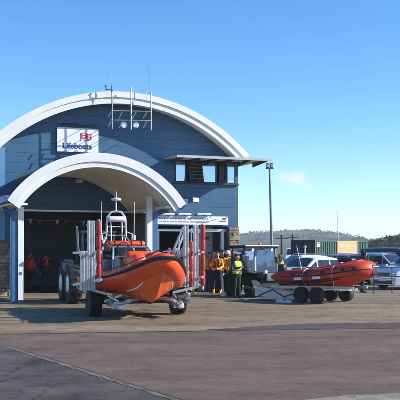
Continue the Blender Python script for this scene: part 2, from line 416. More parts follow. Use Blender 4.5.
# stone piers made of irregular courses
def stonework(name, x0, x1, z0, z1, y, seed, wrap=False):
    rr = random.Random(seed); b = MB()
    b.box(((x0+x1)/2, y+.06, (z0+z1)/2), (x1-x0, .12, z1-z0), MORT)
    z = z0
    while z < z1-.04:
        h = min(rr.uniform(.09, .2), z1-z); x = x0
        while x < x1-.02:
            wd = rr.uniform(.12, .38)
            if x1-(x+wd) < .08: wd = x1-x
            p = rr.uniform(.02, .06); q = .012
            b.rbox((x+wd/2, y-p/2+.01, z+h/2), (wd-q, p+.03, h-q), STONE, .015, seg=1); x += wd
        z += h
    return b
stonework('s', fx(-2), gx0-.1, 0, fp(5, 240)[1], -.13, 2).build('stone_pier', H)
st = stonework('s', rx1+.02, Lw, 0, rz, -.13, 5)
for zz in range(22):
    z = rz*zz/22; st.rbox((Lw+.02, .35+.2*(zz % 2), z+rz/44), (.06, .7, rz/22-.02), STONE, .015, seg=1)
st.build('stone_pier', H)
# interior box
s = MB()
s.box((Lw/2, DEP/2, .01), (Lw-.6, DEP-.6, .02), INTF); s.build('interior_floor', H)
s = MB(); div = (gx1+rx0)/2
s.box((div, 4.9, 2.2), (.15, 9.2, 4.4), INT); s.box((Lw/2, 9.6, 2.2), (Lw-.6, .12, 4.4), INT); s.box((.32, 4.9, 2.2), (.06, 9.2, 4.4), INT); s.box((Lw-.32, 4.9, 2.2), (.06, 9.2, 4.4), INT)
s.box((Lw/2, 5.1, 4.45), (Lw-.6, 9.2, .1), INT); s.build('interior_wall', H)
# header beams and door hoods
s = MB(); s.box(((gx0+gx1)/2, -.02, gz+.03), (gx1-gx0+.1, .06, .07), ALUW)
s.build('door_header', H)
s = MB()
s.box(((rx0+rx1)/2, .18, rz-.16), (rx1-rx0, .2, .10), ALUW)
s.box((rx1-.16, .16, rz/2-.1), (.13, .16, rz-.2), ALUW); s.box((rx0+.08, .16, rz/2-.1), (.10, .16, rz-.2), GREY)
s.build('door_frame', H)
s = MB()
for k_ in range(6): s.box((fx(30)+.1+(fx(72)-fx(30))*(k_+.5)/6, 8.6, 1.7), ((fx(72)-fx(30))/6-.03, .06, 3.4), INT)
s.build('roller_door', H)
# pale interior door inside the right bay
dx0, dx1 = fx(206), fx(221)
s = MB(); WD = mat('cream_door', (.50, .49, .46), .6, var=.08)
s.rbox(((dx0+dx1)/2, .95, 1.42), (dx1-dx0, .06, 2.84), WD, .01)
for zz in (.5, 1.0, 1.5, 2.0): s.box(((dx0+dx1)/2, .915, zz), (dx1-dx0-.1, .012, .03), GREY)
s.box(((dx0+dx1)/2+.05, .91, 2.32), (.28, .015, .12), BLT); s.box(((dx0+dx1)/2-.1, .91, 2.05), (.12, .015, .16), GREY)
s.build('inner_door', H)
# upper window strip
s = MB()
FRM = mat('window_frame_dark', (.03, .035, .045), .5, var=.2)
s.box(((wx0+wx1)/2, -.03, wz0-.02), (wx1-wx0+.2, .14, .07), FRM); s.box(((wx0+wx1)/2, -.02, wz1+.03), (wx1-wx0+.2, .1, .09), FRM)
s.build('window_sill', H)
seg = [(175, 186.5, 0), (187, 200, 1), (200.5, 217, 0), (219, 226, 2), (226.5, 236, 3)]
for pa, pb, kd in seg:
    xa, xb = fx(pa), fx(pb); mx_ = (xa+xb)/2; ww = xb-xa; mz = (wz0+wz1)/2; hh_ = wz1-wz0
    f = MB(); t = .04
    for sx in (-1, 1): f.box((mx_+sx*(ww/2-t/2), .02, mz), (t, .09, hh_-.02), FRM if kd != 3 else TRIM)
    for sz_ in (-1, 1): f.box((mx_, .022, mz+sz_*(hh_/2-t/2-.01)), (ww-2*t, .085, t), FRM)
    fo = f.build('window_frame', H)
    g = MB()
    if kd == 2: g.box((mx_, .05, mz), (ww-2*t, .02, hh_-2*t), FRM)
    elif kd == 1: g.box((mx_, .18, mz), (ww-2*t, .02, hh_-2*t), GLASS)
    else: g.box((mx_, .05, mz), (ww-2*t, .02, hh_-2*t), MIR)
    g.build('glass', fo)
    if kd == 1:      # open sash tilted outward, with slatted blind behind
        q = MB(); tilt = Matrix.Rotation(R(-16), 3, 'X')
        hx = Vector((mx_+.04, -.02, wz1-.02))
        def T(p): return hx+tilt@Vector(p)
        q.box(T((0, 0, -hh_/2)), (ww+.02, .02, hh_), GLASS, tilt)
        for sx in (-1, 1): q.box(T((sx*(ww/2), -.005, -hh_/2)), (.05, .05, hh_), FRM, tilt)
        q.box(T((0, -.005, -hh_)), (ww+.05, .05, .05), FRM, tilt)
        for zz in range(5): q.box(T((0, -.02, -hh_*(zz+1)/6)), (ww-.04, .02, .03), GREY, tilt)
        q.build('open_sash', H)
# sunshade over windows
s = MB(); sx0 = fx(172, -1.5)+.2; szz = fp(172, 156.5, -1.5)[1]
sx1 = fp(272, 157, -1.5)[0]
zs = szz
s.box(((sx0+sx1)/2, -1.5, zs+.03), (sx1-sx0, .06, .10), mat('fascia_grey', (.40, .43, .47), .5, var=.06))
s.box(((sx0+sx1)/2, -.72, zs+.05), (sx1-sx0-.02, 1.44, .03), SOFF)
s.box(((Lw+.02+sx1)/2+.0, 3.0, zs+.05), (sx1-Lw-.06, 6.0, .03), SOFF)
s.build('sunshade', H)
s = MB()
for q in range(6):
    xq = sx0+.35+(Lw-sx0-.4)*q/4.0
    if xq > sx1-.1: continue
    s.prism([Vector((xq-.025, -.02, zs+.03)), Vector((xq-.025, -1.45, zs+.03)), Vector((xq-.025, -1.45, zs-.03)), Vector((xq-.025, -.02, zs-.16))], (.05, 0, 0), SLATE)
s.build('sunshade_bracket', H)

# canopy (arched porch)
CE = 5.4; PE = 4.0
cl, clz = fp(8, 205, -CE); cr_, crz = fp(185.5, 200, -CE); ctx, ctz = fp(97, 153.5, -CE)
ccx = (cl+cr_)/2; chw = (cr_-cl)/2; cz0 = (clz+crz)/2; chh = ctz-cz0; CR = (chw**2+chh**2)/(2*chh)
s = MB(); arcband(s, ccx, chw-.02, ctz-.02, CR, 0, .06, -CE+.10, -.01, SLATE, 40)
for i in range(1, 20):
    y_ = -CE+.1+(CE-.2)*i/20
    arcband(s, ccx, chw-.03, ctz, CR, -.01, .02, y_-.015, y_+.015, SLATE, 40)
s.build('canopy_roof', H, smooth=30)
s = MB(); arcband(s, ccx, chw, ctz, CR, -.03, .27, -CE, -CE+.10, WHITE, 48); arcband(s, ccx, chw, ctz, CR, .27, .46, -CE+.05, -CE+.14, WHITE, 48)
s.build('canopy_fascia', H, smooth=30)
s = MB()
nb = 8; y0_ = -CE+.14
for i in range(nb):
    ya = y0_+(-.02-y0_)*i/nb+.008; yb = y0_+(-.02-y0_)*(i+1)/nb-.008
    arcband(s, ccx, chw-.10, ctz, CR, .36, .39, ya, yb, SOFF, 40)
arcband(s, ccx, chw-.12, ctz, CR, .35, .36, y0_, -.02, GREY, 40)
s.build('canopy_soffit', H, smooth=30)
for sd, xx in ((-1, ccx-chw), (1, ccx+chw)):
    s = MB(); s.box((xx+sd*.03, -CE/2-.03, cz0+.06), (.16, CE-.1, .24), TRIM); s.build('gutter', H, bevel=.02)
    s = MB(); s.box((xx-sd*.36, -CE/2-.0, cz0-.10), (.62, CE-.25, .06), SOFF); s.build('eaves_board', H)
# columns
lc, _ = fp(20.8, 250, -PE); rc, _ = fp(149.7, 250, -PE)
rc2 = ccx+(ccx-lc)
rc = rc
for xq, sd in ((lc, -1), (rc, 1)):
    zc = cz0-.13 if sd < 0 else cz0-.05
    topc = cz0-.14 if sd < 0 else min(ctz-.6, cz0+.35)
    s = MB(); hcol = topc
    s.box((xq, -PE, hcol/2), (.20, .04, hcol), WHITEP)
    s.box((xq-.085, -PE+.1, hcol/2), (.03, .18, hcol), WHITEP); s.box((xq+.085, -PE+.1, hcol/2), (.03, .18, hcol), WHITEP)
    s.box((xq, -PE+.06, .06), (.34, .34, .03), GREY); s.box((xq, -PE-.03, 1.0), (.06, .03, .1), GREY)
    s.build('column', H, bevel=.006)
    s = MB(); zb_ = cz0-.25 if sd < 0 else cz0-.2
    s.box((xq+sd*.22, -PE+.15, zb_/2), (.20, .26, zb_), TRIM)
    # curved knee brace out to the gutter
    x_end = ccx+sd*(chw-.08); pts = []
    for q in range(9):
        a_ = q/8*math.pi/2; lx = abs(x_end-(xq+sd*.22))
        pts.append(Vector((xq+sd*.22+sd*lx*(1-math.cos(a_)), -PE+.15, zb_-.35+.38*math.sin(a_))))
    s.tube(pts, .09, TRIM, 8); s.build('steel_post', H, bevel=.01)
    s.box((0, 0, 0), (0, 0, 0), TRIM)
# wall lamp under the canopy, hood lights over the banner, floodlight
def flood(name, label, px, py, y, sz=(.30, .2, .16), rot=0, cat='light'):
    x, z = fp(px, py, y); wp = P0+ux*x+ny*y; wp.z = z
    t = thing(name, label, cat, wp, YAW+rot)
    b = MB(); b.rbox((0, 0, 0), sz, GREY, .03); b.build('housing', t)
    b = MB(); b.rbox((0, -sz[1]/2-.005, -.01), (sz[0]*.85, .02, sz[2]*.75), LENS, .01); b.build('lens', t)
    b = MB(); b.bar((0, sz[1]/2, 0), (0, sz[1]/2+.16, .05), .05, .03, DARKM); b.build('bracket', t)
    return t
flood('wall_lamp', 'oval bulkhead lamp on the blue wall under the arched porch', 79, 181, -.17, (.34, .14, .18), 0, 'lamp')
flood('floodlight', 'grey floodlight at the right tip of the arched porch', 194, 200, -1.6, (.34, .22, .2), R(20))
for q, (pa, pb, lab) in enumerate([(161, 174, 'left of the three'), (178, 191, 'middle of the three'), (197, 211, 'right of the three')]):
    xa, za = fp(pa, 214, -.2); xb = fx(pb, -.2); wp = P0+ux*((xa+xb)/2)+ny*(-.2); wp.z = za
    t = thing('strip_light', lab+' pale strip lights above the long banner', 'lamp', wp, YAW, 'strip lights over the banner')
    b = MB(); b.rbox((0, 0, 0), (xb-xa, .12, .075), WHITEP, .02); b.build('diffuser', t)
    for q_ in (-.2, .2):
        b = MB(); b.bar((q_, .05, 0), (q_, .19, .03), .03, .03, DARKM); b.build('bracket', t)

# signs
def facmat(x, y, z):   # text matrix for facade: text XY plane -> local XZ, facing -y
    return Matrix.Translation((x, y, z)) @ Matrix.Rotation(R(90), 4, 'X')
xa, za = fp(57, 127, -.08); xb, zb = fp(98.3, 153, -.08); wp = P0+ux*((xa+xb)/2)+ny*(-.08); wp.z = (za+zb)/2
S = thing('station_sign', 'white Lifeboats sign with red flag on the blue wall', 'sign', wp, YAW)
W_, H_ = xb-xa, za-zb
b = MB(); b.box((0, .0, 0), (W_, .05, H_), SIGNW)
b.text('Lifeboats', H_*.335, facmat(-.03, -.03, -H_*.26), BLT, .004, .006, 1.03)
# flag emblem: waving red bordered flag with a white cross cut into it
fx_, fz_, fw, fh = W_*.20, H_*.17, W_*.26, H_*.24
def flagpt(u, v): return Vector((fx_+fw*(u-.5), -.032, fz_+fh*(v-.5)+.03*math.sin(u*6.0)))
for (u0, u1, v0, v1, mm, oy) in [(0, 1, 0, 1, RLT, 0), (.14, .40, .16, .40, SIGNW, -.004), (.60, .86, .16, .40, SIGNW, -.004), (.14, .40, .60, .84, SIGNW, -.004), (.60, .86, .60, .84, SIGNW, -.004), (.36, .64, .3, .7, RLT, -.006)]:
    nn_ = 8; vs = []
    for i in range(nn_+1):
        u = u0+(u1-u0)*i/nn_; A = flagpt(u, v0); B = flagpt(u, v1); A.y += oy; B.y += oy; vs += [A, B]
    b.add(vs, [(2*i, 2*i+2, 2*i+3, 2*i+1) for i in range(nn_)], mm)
b.tube([flagpt(0, -.45)+Vector((0, -.004, 0)), flagpt(0, 1.08)+Vector((0, -.004, 0))], .007, BLT, 6)
b.box((fx_+.02, -.03, fz_-fh*.66), (fw*.55, .006, .03), BLT)
b.build('panel', S)
b = MB(); b.tube([(-W_*.4, -.12, H_/2+.12), (W_*.4, -.12, H_/2+.12)], .035, DARKM, 8)
for q in (-.3, 0, .3): b.bar((W_*q, -.12, H_/2+.12), (W_*q, .08, H_/2+.14), .03, .03, DARKM)
b.build('sign_light', S)
xa, za = fp(157, 215.5, -.10); xb, zb = fp(228, 225, -.10); wp = P0+ux*((xa+xb)/2)+ny*(-.10); wp.z = (za+zb)/2
S = thing('banner', 'long white banner with two rows of small blue text over the right doorway', 'banner', wp, YAW)
W_, H_ = xb-xa, za-zb
b = MB(); b.box((0, 0, 0), (W_, .03, H_), SIGNW)
rr = random.Random(4)
for row, z_, hh_, xlim, wdt in ((0, H_*.20, H_*.22, W_*.16, .035), (1, -H_*.18, H_*.15, W_*.22, .026)):
    x = -W_*.47
    while x < xlim:
        for q in range(rr.randint(3, 8)):
            kd = rr.random()
            b.box((x, -.017, z_), (wdt*.3, .004, hh_), BLT)
            if kd < .6: b.box((x+wdt*.42, -.017, z_+rr.choice([-1, 0, 1])*hh_*.4), (wdt*.5, .004, hh_*.2), BLT)
            x += wdt*1.15
        x += wdt*1.1
for i in range(14):   # thin grey swoosh
    u = i/13; b.box((W_*(.05+.26*u), -.017, -H_*.30+H_*.45*u*u), (W_*.022, .004, .02), GREY)
b.add([(W_*.41, -.018, H_*.08), (W_*.47, -.018, H_*.12), (W_*.47, -.018, H_*.36), (W_*.41, -.018, H_*.32)], [(0, 1, 2, 3)], RLT)
b.box((W_*.42, -.017, -H_*.12), (W_*.10, .004, H_*.10), BLT)
b.build('panel', S)
for q in (-.49, -.25, 0, .25, .49):
    b = MB(); b.box((W_*q, -.005, H_*.46), (.03, .05, .05), ALU); b.build('fixing', S)

# antenna rack on the gable
MY = -1.15
def mp_(px, py, y=MY):
    x, z = fp(px, py, y); return Vector((x, y, z))
AR = thing('antenna_rack', 'steel antenna rack with three tall masts over the blue gable', 'antenna', P0, YAW)
for px, pt, pb in ((112.5, 96, 129), (131, 87, 129.5), (151, 92, 130)):
    b = MB(); b.tube([mp_(px, pb), mp_(px, pt)], .022, ALU, 8); b.build('mast', AR, smooth=40)
for px, pt, pb in ((110.8, 60, 97), (149.3, 62, 93)):
    b = MB(); b.tube([mp_(px+.9, pb), mp_(px, pt)], [.014, .007], ALU, 6); b.build('whip_aerial', AR, smooth=40)
for pt in (111, 120.3):
    b = MB(); b.tube([mp_(111, pt-.3), mp_(152, pt+.5)], .020, ALU, 8); b.build('cross_bar', AR, smooth=40)
b = MB()
for px in (112.5, 131, 151):
    for py in (113, 127):
        p = mp_(px, py); b.tube([p, Vector((p.x, .02, p.z))], .014, ALU, 6)
for (pa, ya, pb, yb) in ((108, 117, 111, 111.8), (108, 127, 111, 121), (119, 118, 122, 112), (119, 128, 122, 121), (143, 118, 147, 112), (143, 128, 147, 121), (132, 119, 136, 112)):
    b.tube([mp_(pa, ya, MY-.1), mp_(pb, yb, MY-.1)], .022, GREY, 6)
b.build('stay', AR, smooth=40)
for px in (124, 136):
    p = mp_(px, 125, MY+.1); b = MB(); b.lathe([(.03, .12), (.09, .06), (.13, 0), (.12, -.03)], p, (0, 1, 0), LENS, 14); b.bar(p, p+Vector((.0, .0, .22)), .03, .03, DARKM); b.build('loudhailer', AR, smooth=40)
b = MB(); p = mp_(109.3, 89.5); b.tube([p+Vector((-.16, 0, 0)), p+Vector((.14, 0, -.02))], .016, DARKM, 6); b.tube([p+Vector((-.14, 0, 0)), p+Vector((-.14, 0, .1))], .014, DARKM, 6)
b.sphere(p+Vector((-.14, 0, .13)), .035, DARKM); b.tube([p+Vector((.1, 0, -.1)), p+Vector((.1, 0, .16))], .02, DARKM, 6); b.build('wind_gauge', AR)
# bunting inside the doorway
BT = thing('bunting', 'string of small pale and red pennants hung inside the dark doorway', 'bunting', P0, YAW)
x = gx0+.25; q = 0; b = MB(); pp = []
while x < gx1-.3:
    z = gz-.16-.06*math.sin((x-gx0)*2.2)**2; pp.append((x, 4.6, z)); x += .1
b.tube(pp, .008, WHITEP, 5); b.build('cord', BT)
for q in range(4, len(pp)-2, 4):
    px_, py_, pz_ = pp[q]; b = MB(); mm = [WHITEP, REDF, BLT][(q//4) % 3]
    b.prism([Vector((px_-.09, py_, pz_)), Vector((px_+.09, py_, pz_)), Vector((px_, py_, pz_-.24))], (0, .006, 0), mm); b.build('pennant', BT)

# ------------------------------------------------------------------ wheels
def wheel(parent, c, axis, r, wd, rim=ALUW, name='wheel', hub=.55, lug=True, seg=28):
    """tyre as the wheel object with a rim child. axis = unit vector"""
    ax = Vector(axis).normalized(); c = Vector(c); b = MB()
    prof = [(r*hub, -wd*.42), (r*.80, -wd*.5), (r*.95, -wd*.47), (r, -wd*.36), (r, wd*.36), (r*.95, wd*.47), (r*.80, wd*.5), (r*hub, wd*.42)]
    b.lathe(prof, c, ax, RUB, seg)
    if lug:
        u = ax.orthogonal().normalized(); w_ = ax.cross(u)
        nl = 18
        for i in range(nl):
            for sd in (-1, 1):
                a_ = 2*math.pi*(i+.5*(sd > 0))/nl; d_ = u*math.cos(a_)+w_*math.sin(a_); t_ = ax.cross(d_)
                M = Matrix((d_, ax, t_)).transposed()@Matrix.Rotation(sd*R(25), 3, 'X')
                b.box(c+d_*(r+.004)+ax*sd*wd*.22, (.04, wd*.5, r*.09), RUB, M)
    o = b.build(name, parent, smooth=35)
    h = MB(); h.lathe([(r*hub*.3, -wd*.20), (r*hub*.95, -wd*.30), (r*hub*1.04, -wd*.43), (r*hub*1.04, wd*.43), (r*hub*.95, wd*.30), (r*hub*.3, wd*.20)], c, ax, rim, seg)
    h.lathe([(.07*r/.4, -wd*.36), (.07*r/.4, wd*.36)], c, ax, DARKM, 10)
    for i in range(5):
        u = ax.orthogonal().normalized(); w_ = ax.cross(u); a_ = 2*math.pi*i/5; d_ = u*math.cos(a_)+w_*math.sin(a_)
        for sd in (-1, 1): h.lathe([(.018*r/.35, -.01), (.018*r/.35, .01)], c+d_*r*hub*.45+ax*sd*wd*.30, ax, DARKM, 6)
    h.build('rim', o, smooth=30)
    return o

# ------------------------------------------------------------------ big lifeboat on carriage
HD = R(19)
CB = Vector((-1.76, 24.9, 0))
RZ = HD-R(90)              # local +x is the bow
LB = thing('lifeboat', 'large orange rigid inflatable lifeboat with roll bar, bow facing out of the porch', 'boat', CB, RZ)
def smoothlerp(x, xs_, ys_): return float(np.interp(x, xs_, ys_))
HB = .93
XB = 2.85
def yw(x):
    q = max(0, (x-.3)/(XB-.3)); return HB*max(0, 1-q**1.38)**.84
ZT = ([-5, -1, .3, 1.0, 1.7, 2.3, 2.9], [.96, .95, .96, 1.02, 1.15, 1.33, 1.56])
def tubepath(sd, x0=-2.95, xb=2.85, n=44):
    pts = []
    for i in range(n+1):
        u = i/n; x = x0+(xb-x0)*(1-(1-u)**1.7 if False else u)
        y = yw(x); z = smoothlerp(x, *ZT)
        pts.append(Vector((x, sd*y, z)))
    return pts
def resample(pts, n):
    d = [0]
    for i in range(1, len(pts)): d.append(d[-1]+(pts[i]-pts[i-1]).length)
    A = np.array([tuple(p) for p in pts]); L_ = np.linspace(0, d[-1], n)
    return [Vector((float(np.interp(l, d, A[:, 0])), float(np.interp(l, d, A[:, 1])), float(np.interp(l, d, A[:, 2])))) for l in L_]
def smoothpts(p, it=3):
    p = [v.copy() for v in p]
    for _ in range(it):
        q = [v.copy() for v in p]
        for i in range(1, len(p)-1): q[i] = (p[i-1]+p[i]*2+p[i+1])/4
        p = q
    return p
full = tubepath(-1, n=200)+list(reversed(tubepath(1, n=200)))[1:]
full = smoothpts(resample(full, 110), 2)
TR = .27
rad = [TR-.05*max(0, 1-abs(i-(len(full)-1)/2)/14) for i in range(len(full))]
for i in range(6): rad[i] = rad[-1-i] = TR*(.62+.38*i/6)
b = MB(); b.tube(full, rad, ORG, 22); b.build('inflatable_tube', LB, smooth=50)
# strakes following the tube's outer side
def offs(path, r, ang, k=1.0):
    out = []
    for i, p in enumerate(path):
        t = (path[min(i+1, len(path)-1)]-path[max(i-1, 0)]).normalized()
        o = t.cross(Vector((0, 0, 1))).normalized()
        if o.dot(Vector((p.x-0, p.y*1, 0)).normalized()) < 0 and abs(p.y) > .05: pass
        out.append(p+o*r*math.cos(ang)+Vector((0, 0, 1))*r*math.sin(ang))
    return out
sgn = 1 if offs(full[:3], .1, 0)[0].y < full[0].y else -1     # outward side
def outer(path, r, ang): 
    return offs(path, sgn*r, ang if sgn > 0 else -ang) if sgn > 0 else [Vector((0, 0, 0))]
def outer2(path, r, ang):
    out = []
    for i, p in enumerate(path):
        t = (path[min(i+1, len(path)-1)]-path[max(i-1, 0)]).normalized()
        o = Vector((t.y, -t.x, 0)).normalized()*(1 if sgn > 0 else -1)
        out.append(p+o*r*math.cos(ang)+Vector((0, 0, r*math.sin(ang))))
    return out
b = MB(); b.tube(outer2(full, TR+.005, R(22)), .062, DKB, 8, sq=.75); b.build('rubbing_strake', LB, smooth=50)
b = MB()
for sd in (1,):
    # grab line: dark lifeline with loops along the tube top
    pl = outer2(full, TR+.01, R(66)); seg_ = []
    for i, p in enumerate(pl): seg_.append(p+Vector((0, 0, .02+.03*math.sin(i*1.1)**2)))
    b.tube(seg_[4:-4], .014, DKB, 5)
b.build('grab_line', LB, smooth=50)
for i in list(range(8, 50, 7))+list(range(len(full)-9, len(full)-50, -7)):   # welded seam tapes between tube sections
    b = MB(); t_ = (full[i+1]-full[i-1]).normalized(); b.tube([full[i]-t_*.02, full[i]+t_*.02], rad[i]+.003, ORGH, 22); b.build('seam_tape', LB, smooth=50)
for i in (14, 24, 34, 76, 86, 96):                              # webbing grab handles on top of the tube
    b = MB(); p_ = outer2(full, TR+.005, R(55)); t_ = (full[i+1]-full[i-1]).normalized(); u_ = (p_[i]-full[i]).normalized()
    b.tube([p_[i]-t_*.14, p_[i]-t_*.09+u_*.035, p_[i]+t_*.09+u_*.035, p_[i]+t_*.14], .014, DKB, 6); b.build('grab_handle', LB, smooth=50)
# hull: deep vee sections
xs_h = [-2.85, -2, -1.2, 0, .6, 1.1, 1.5, 1.85, 2.15, 2.4, 2.6, 2.75]
rings = []
for x in xs_h:
    zk = smoothlerp(x, [-4.6, 1.5, 1.85, 2.15, 2.45, 2.75], [.47, .45, .52, .76, 1.10, 1.48])
    yt = max(.04, yw(x)); zt_ = smoothlerp(x, *ZT)
    fw2 = smoothlerp(x, [-4, .3, 1.2, 2.8], [0, 0, 1, 1]); yo_ = yt+(-.03+.215*fw2); zo_ = zt_-.12+.02*fw2; fr2 = .60; yc = yt*.80*(1-fw2)+(yo_*fr2)*fw2; zc = (zk+(zt_-.20-zk)*.6)*(1-fw2)+(zk+(zo_-zk)*(fr2-.10))*fw2
    ring = [Vector((x, 0, zk-.035))]
    ring += [Vector((x, .035, zk)), Vector((x, yc*.5, zk+(zc-zk)*.47)), Vector((x, yc, zc-.01)), Vector((x, yc+.045*min(1, yt), zc+.012)), Vector((x, yt+(-.03+.215*fw2), zt_-.12+.02*fw2)), Vector((x, yt*.9, zt_+.03))]
    ring += [Vector((p.x, -p.y, p.z)) for p in reversed(ring[1:])]
    rings.append(ring)
rings.append([Vector((2.93, p.y*.35, 1.56+(p.z-1.5)*.25)) for p in rings[-1]])
b = MB(); b.loft(rings, ORGH)
ho = b.build('hull', LB, smooth=28)
# white chine line & bow keel band
for sd in (-1, 1):
    b = MB(); pts = []
    for x in np.linspace(1.2, 2.1, 8):
        i_ = [float(np.interp(x, xs_h, [r[4].y for r in rings[:-1]])), float(np.interp(x, xs_h, [r[4].z for r in rings[:-1]]))]
        pts.append(Vector((x, sd*(i_[0]+.012), i_[1]+.02)))
    b.tube(pts, .022, WHITEP, 6); b.build('chine_strip', LB, smooth=50)
b = MB(); kp = [Vector((x, 0, float(np.interp(x, xs_h, [r[0].z for r in rings[:-1]]))-.012)) for x in np.linspace(-2.8, 1.5, 30)]
b.tube(kp, .022, DARKM, 6); b.build('keel_band', LB)
# deck
b = MB(); dk = []
for x in np.linspace(-2.8, 2.6, 20):
    yt = yw(x); z = smoothlerp(x, *ZT)
    dk.append([Vector((x, -yt, z)), Vector((x, yt, z)), Vector((x, yt, z-.06)), Vector((x, -yt, z-.06))])
b.loft(dk, GREY); b.build('deck', LB)
# bow locker / orange covers in front
b = MB(); b.rbox((.75, -.22, 1.46), (1.0, .40, .42), ORG, .15, Matrix.Rotation(R(-6), 3, 'Y')); b.build('bow_cover', LB, smooth=50)
b = MB(); b.rbox((.55, .30, 1.50), (1.1, .52, .42), ORG, .16, Matrix.Rotation(R(-6), 3, 'Y')); b.build('bow_cover', LB, smooth=50)
b = MB(); b.rbox((.0, .05, 1.55), (.5, .8, .44), ORG, .16); b.bar((.0, -.22, 1.79), (.0, .40, 1.79), .05, .02, DARKM); b.build('bow_cover', LB, smooth=50)
b = MB(); b.lathe([(.05, 0), (.05, .1), (.08, .12), (.08, .16)], (2.3, 0, 1.52), (0, 0, 1), DARKM, 10); b.rbox((2.05, 0, 1.46), (.3, .25, .16), DARK, .04); b.rbox((1.7, .15, 1.38), (.3, .25, .12), DARK, .04)
b.build('mooring_post', LB)
# console with screen frame
b = MB(); b.rbox((-.7, 0, 1.30), (.6, .75, .7), GREY, .07); b.rbox((-.42, 0, 1.66), (.12, .8, .22), DARK, .04, Matrix.Rotation(R(-25), 3, 'Y'))
b.build('console', LB, smooth=40)
b = MB()
for sd in (-1, 1):
    b.tube([(-.15, sd*.62, 1.1), (-.30, sd*.60, 1.6), (-.65, sd*.5, 1.88), (-1.2, sd*.5, 1.92)], .024, ALU, 8)
b.tube([(-.65, -.5, 1.88), (-.65, .5, 1.88)], .024, ALU, 8); b.tube([(-.30, -.6, 1.6), (-.30, .6, 1.6)], .02, ALU, 8)
b.tube([(-.15, -.62, 1.2), (-.65, -.5, 1.88)], .015, ALU, 6)
b.build('grab_rail', LB, smooth=40)
b = MB(); b.tube([(-.62, -.2+.17*math.cos(a_), 1.85+.17*math.sin(a_)) for a_ in np.linspace(0, 2*math.pi, 16)], .014, DARK, 6); b.tube([(-.62, -.37, 1.85), (-.62, -.03, 1.85)], .012, DARK, 6); b.build('steering_wheel', LB)
for (sx, sy) in ((-1.45, 0), (-1.95, -.36), (-1.95, .36)):
    b = MB(); b.rbox((sx, sy, 1.3), (.42, .34, .5), GREY, .05); b.rbox((sx, sy, 1.60), (.5, .36, .14), DARK, .06); b.rbox((sx-.22, sy, 1.82), (.08, .32, .36), DARK, .04); b.build('seat', LB, smooth=40)
# roll bar frame
RX = -2.35
b = MB()
for sd in (-1, 1):
    b.tube([(RX+.5, sd*.62, 1.1), (RX+.15, sd*.44, 2.0), (RX, sd*.30, 2.2), (RX, sd*.28, 2.78), (RX, sd*.16, 2.94), (RX, 0, 2.97)], .032, ALUW, 8)
    b.tube([(RX-.4, sd*.62, 1.1), (RX-.2, sd*.3, 2.2)], .03, ALUW, 8)
    b.tube([(RX+.1, sd*.17, 2.02), (RX, sd*.17, 2.66)], .02, ALUW, 8)
    b.tube([(RX+.15, sd*.44, 2.0), (RX+.1, sd*.47, 2.28), (RX+.1, sd*.30, 2.34)], .02, ALUW, 8)
for z in (2.24, 2.50, 2.66): b.tube([(RX, -.28, z), (RX, .28, z)], .02, ALUW, 8)
b.build('roll_bar', LB, smooth=50)
b = MB(); b.rbox((RX+.05, 0, 2.74), (.16, .50, .14), WHITEP, .04); b.build('equipment_box', LB, smooth=40)
b = MB(); b.tube([(RX, 0, 2.95), (RX, 0, 3.30)], .022, ALUW, 8); b.lathe([(.05, 0), (.14, .01), (.155, .04), (.14, .08), (.04, .10)], (RX, 0, 3.28), (0, 0, 1), WHITEP, 18); b.tube([(RX, .0, 3.38), (RX, 0, 3.56)], .012, ALUW, 6)
b.build('radar', LB, smooth=40)
b = MB(); b.rbox((RX+.55, .16, 1.98), (.34, 1.14, .19), ORG, .09); 
for q in (-.3, .2, .5): b.rbox((RX+.55, .1+q, 1.98), (.35, .03, .20), DKB, .09)
b.build('righting_bag', LB, smooth=50)
for sd in (-1, 1):
    b = MB(); b.tube([(RX+.2, sd*.50, 2.1), (RX+.2, sd*.50, 2.25)], .05, WHITEP, 8); b.tube([(RX+.2, sd*.50, 2.2), (RX+.2, sd*.51, 3.25)], [.014, .008], WHITEP, 6); b.build('aerial', LB)
for sd in (-1, 1):     # outboards
    b = MB(); b.rbox((-3.05, sd*.38, 1.5), (.5, .38, .5), DARK, .12); b.rbox((-3.1, sd*.38, 1.05), (.25, .16, .8), DARK, .04); b.build('outboard_motor', LB, smooth=40)

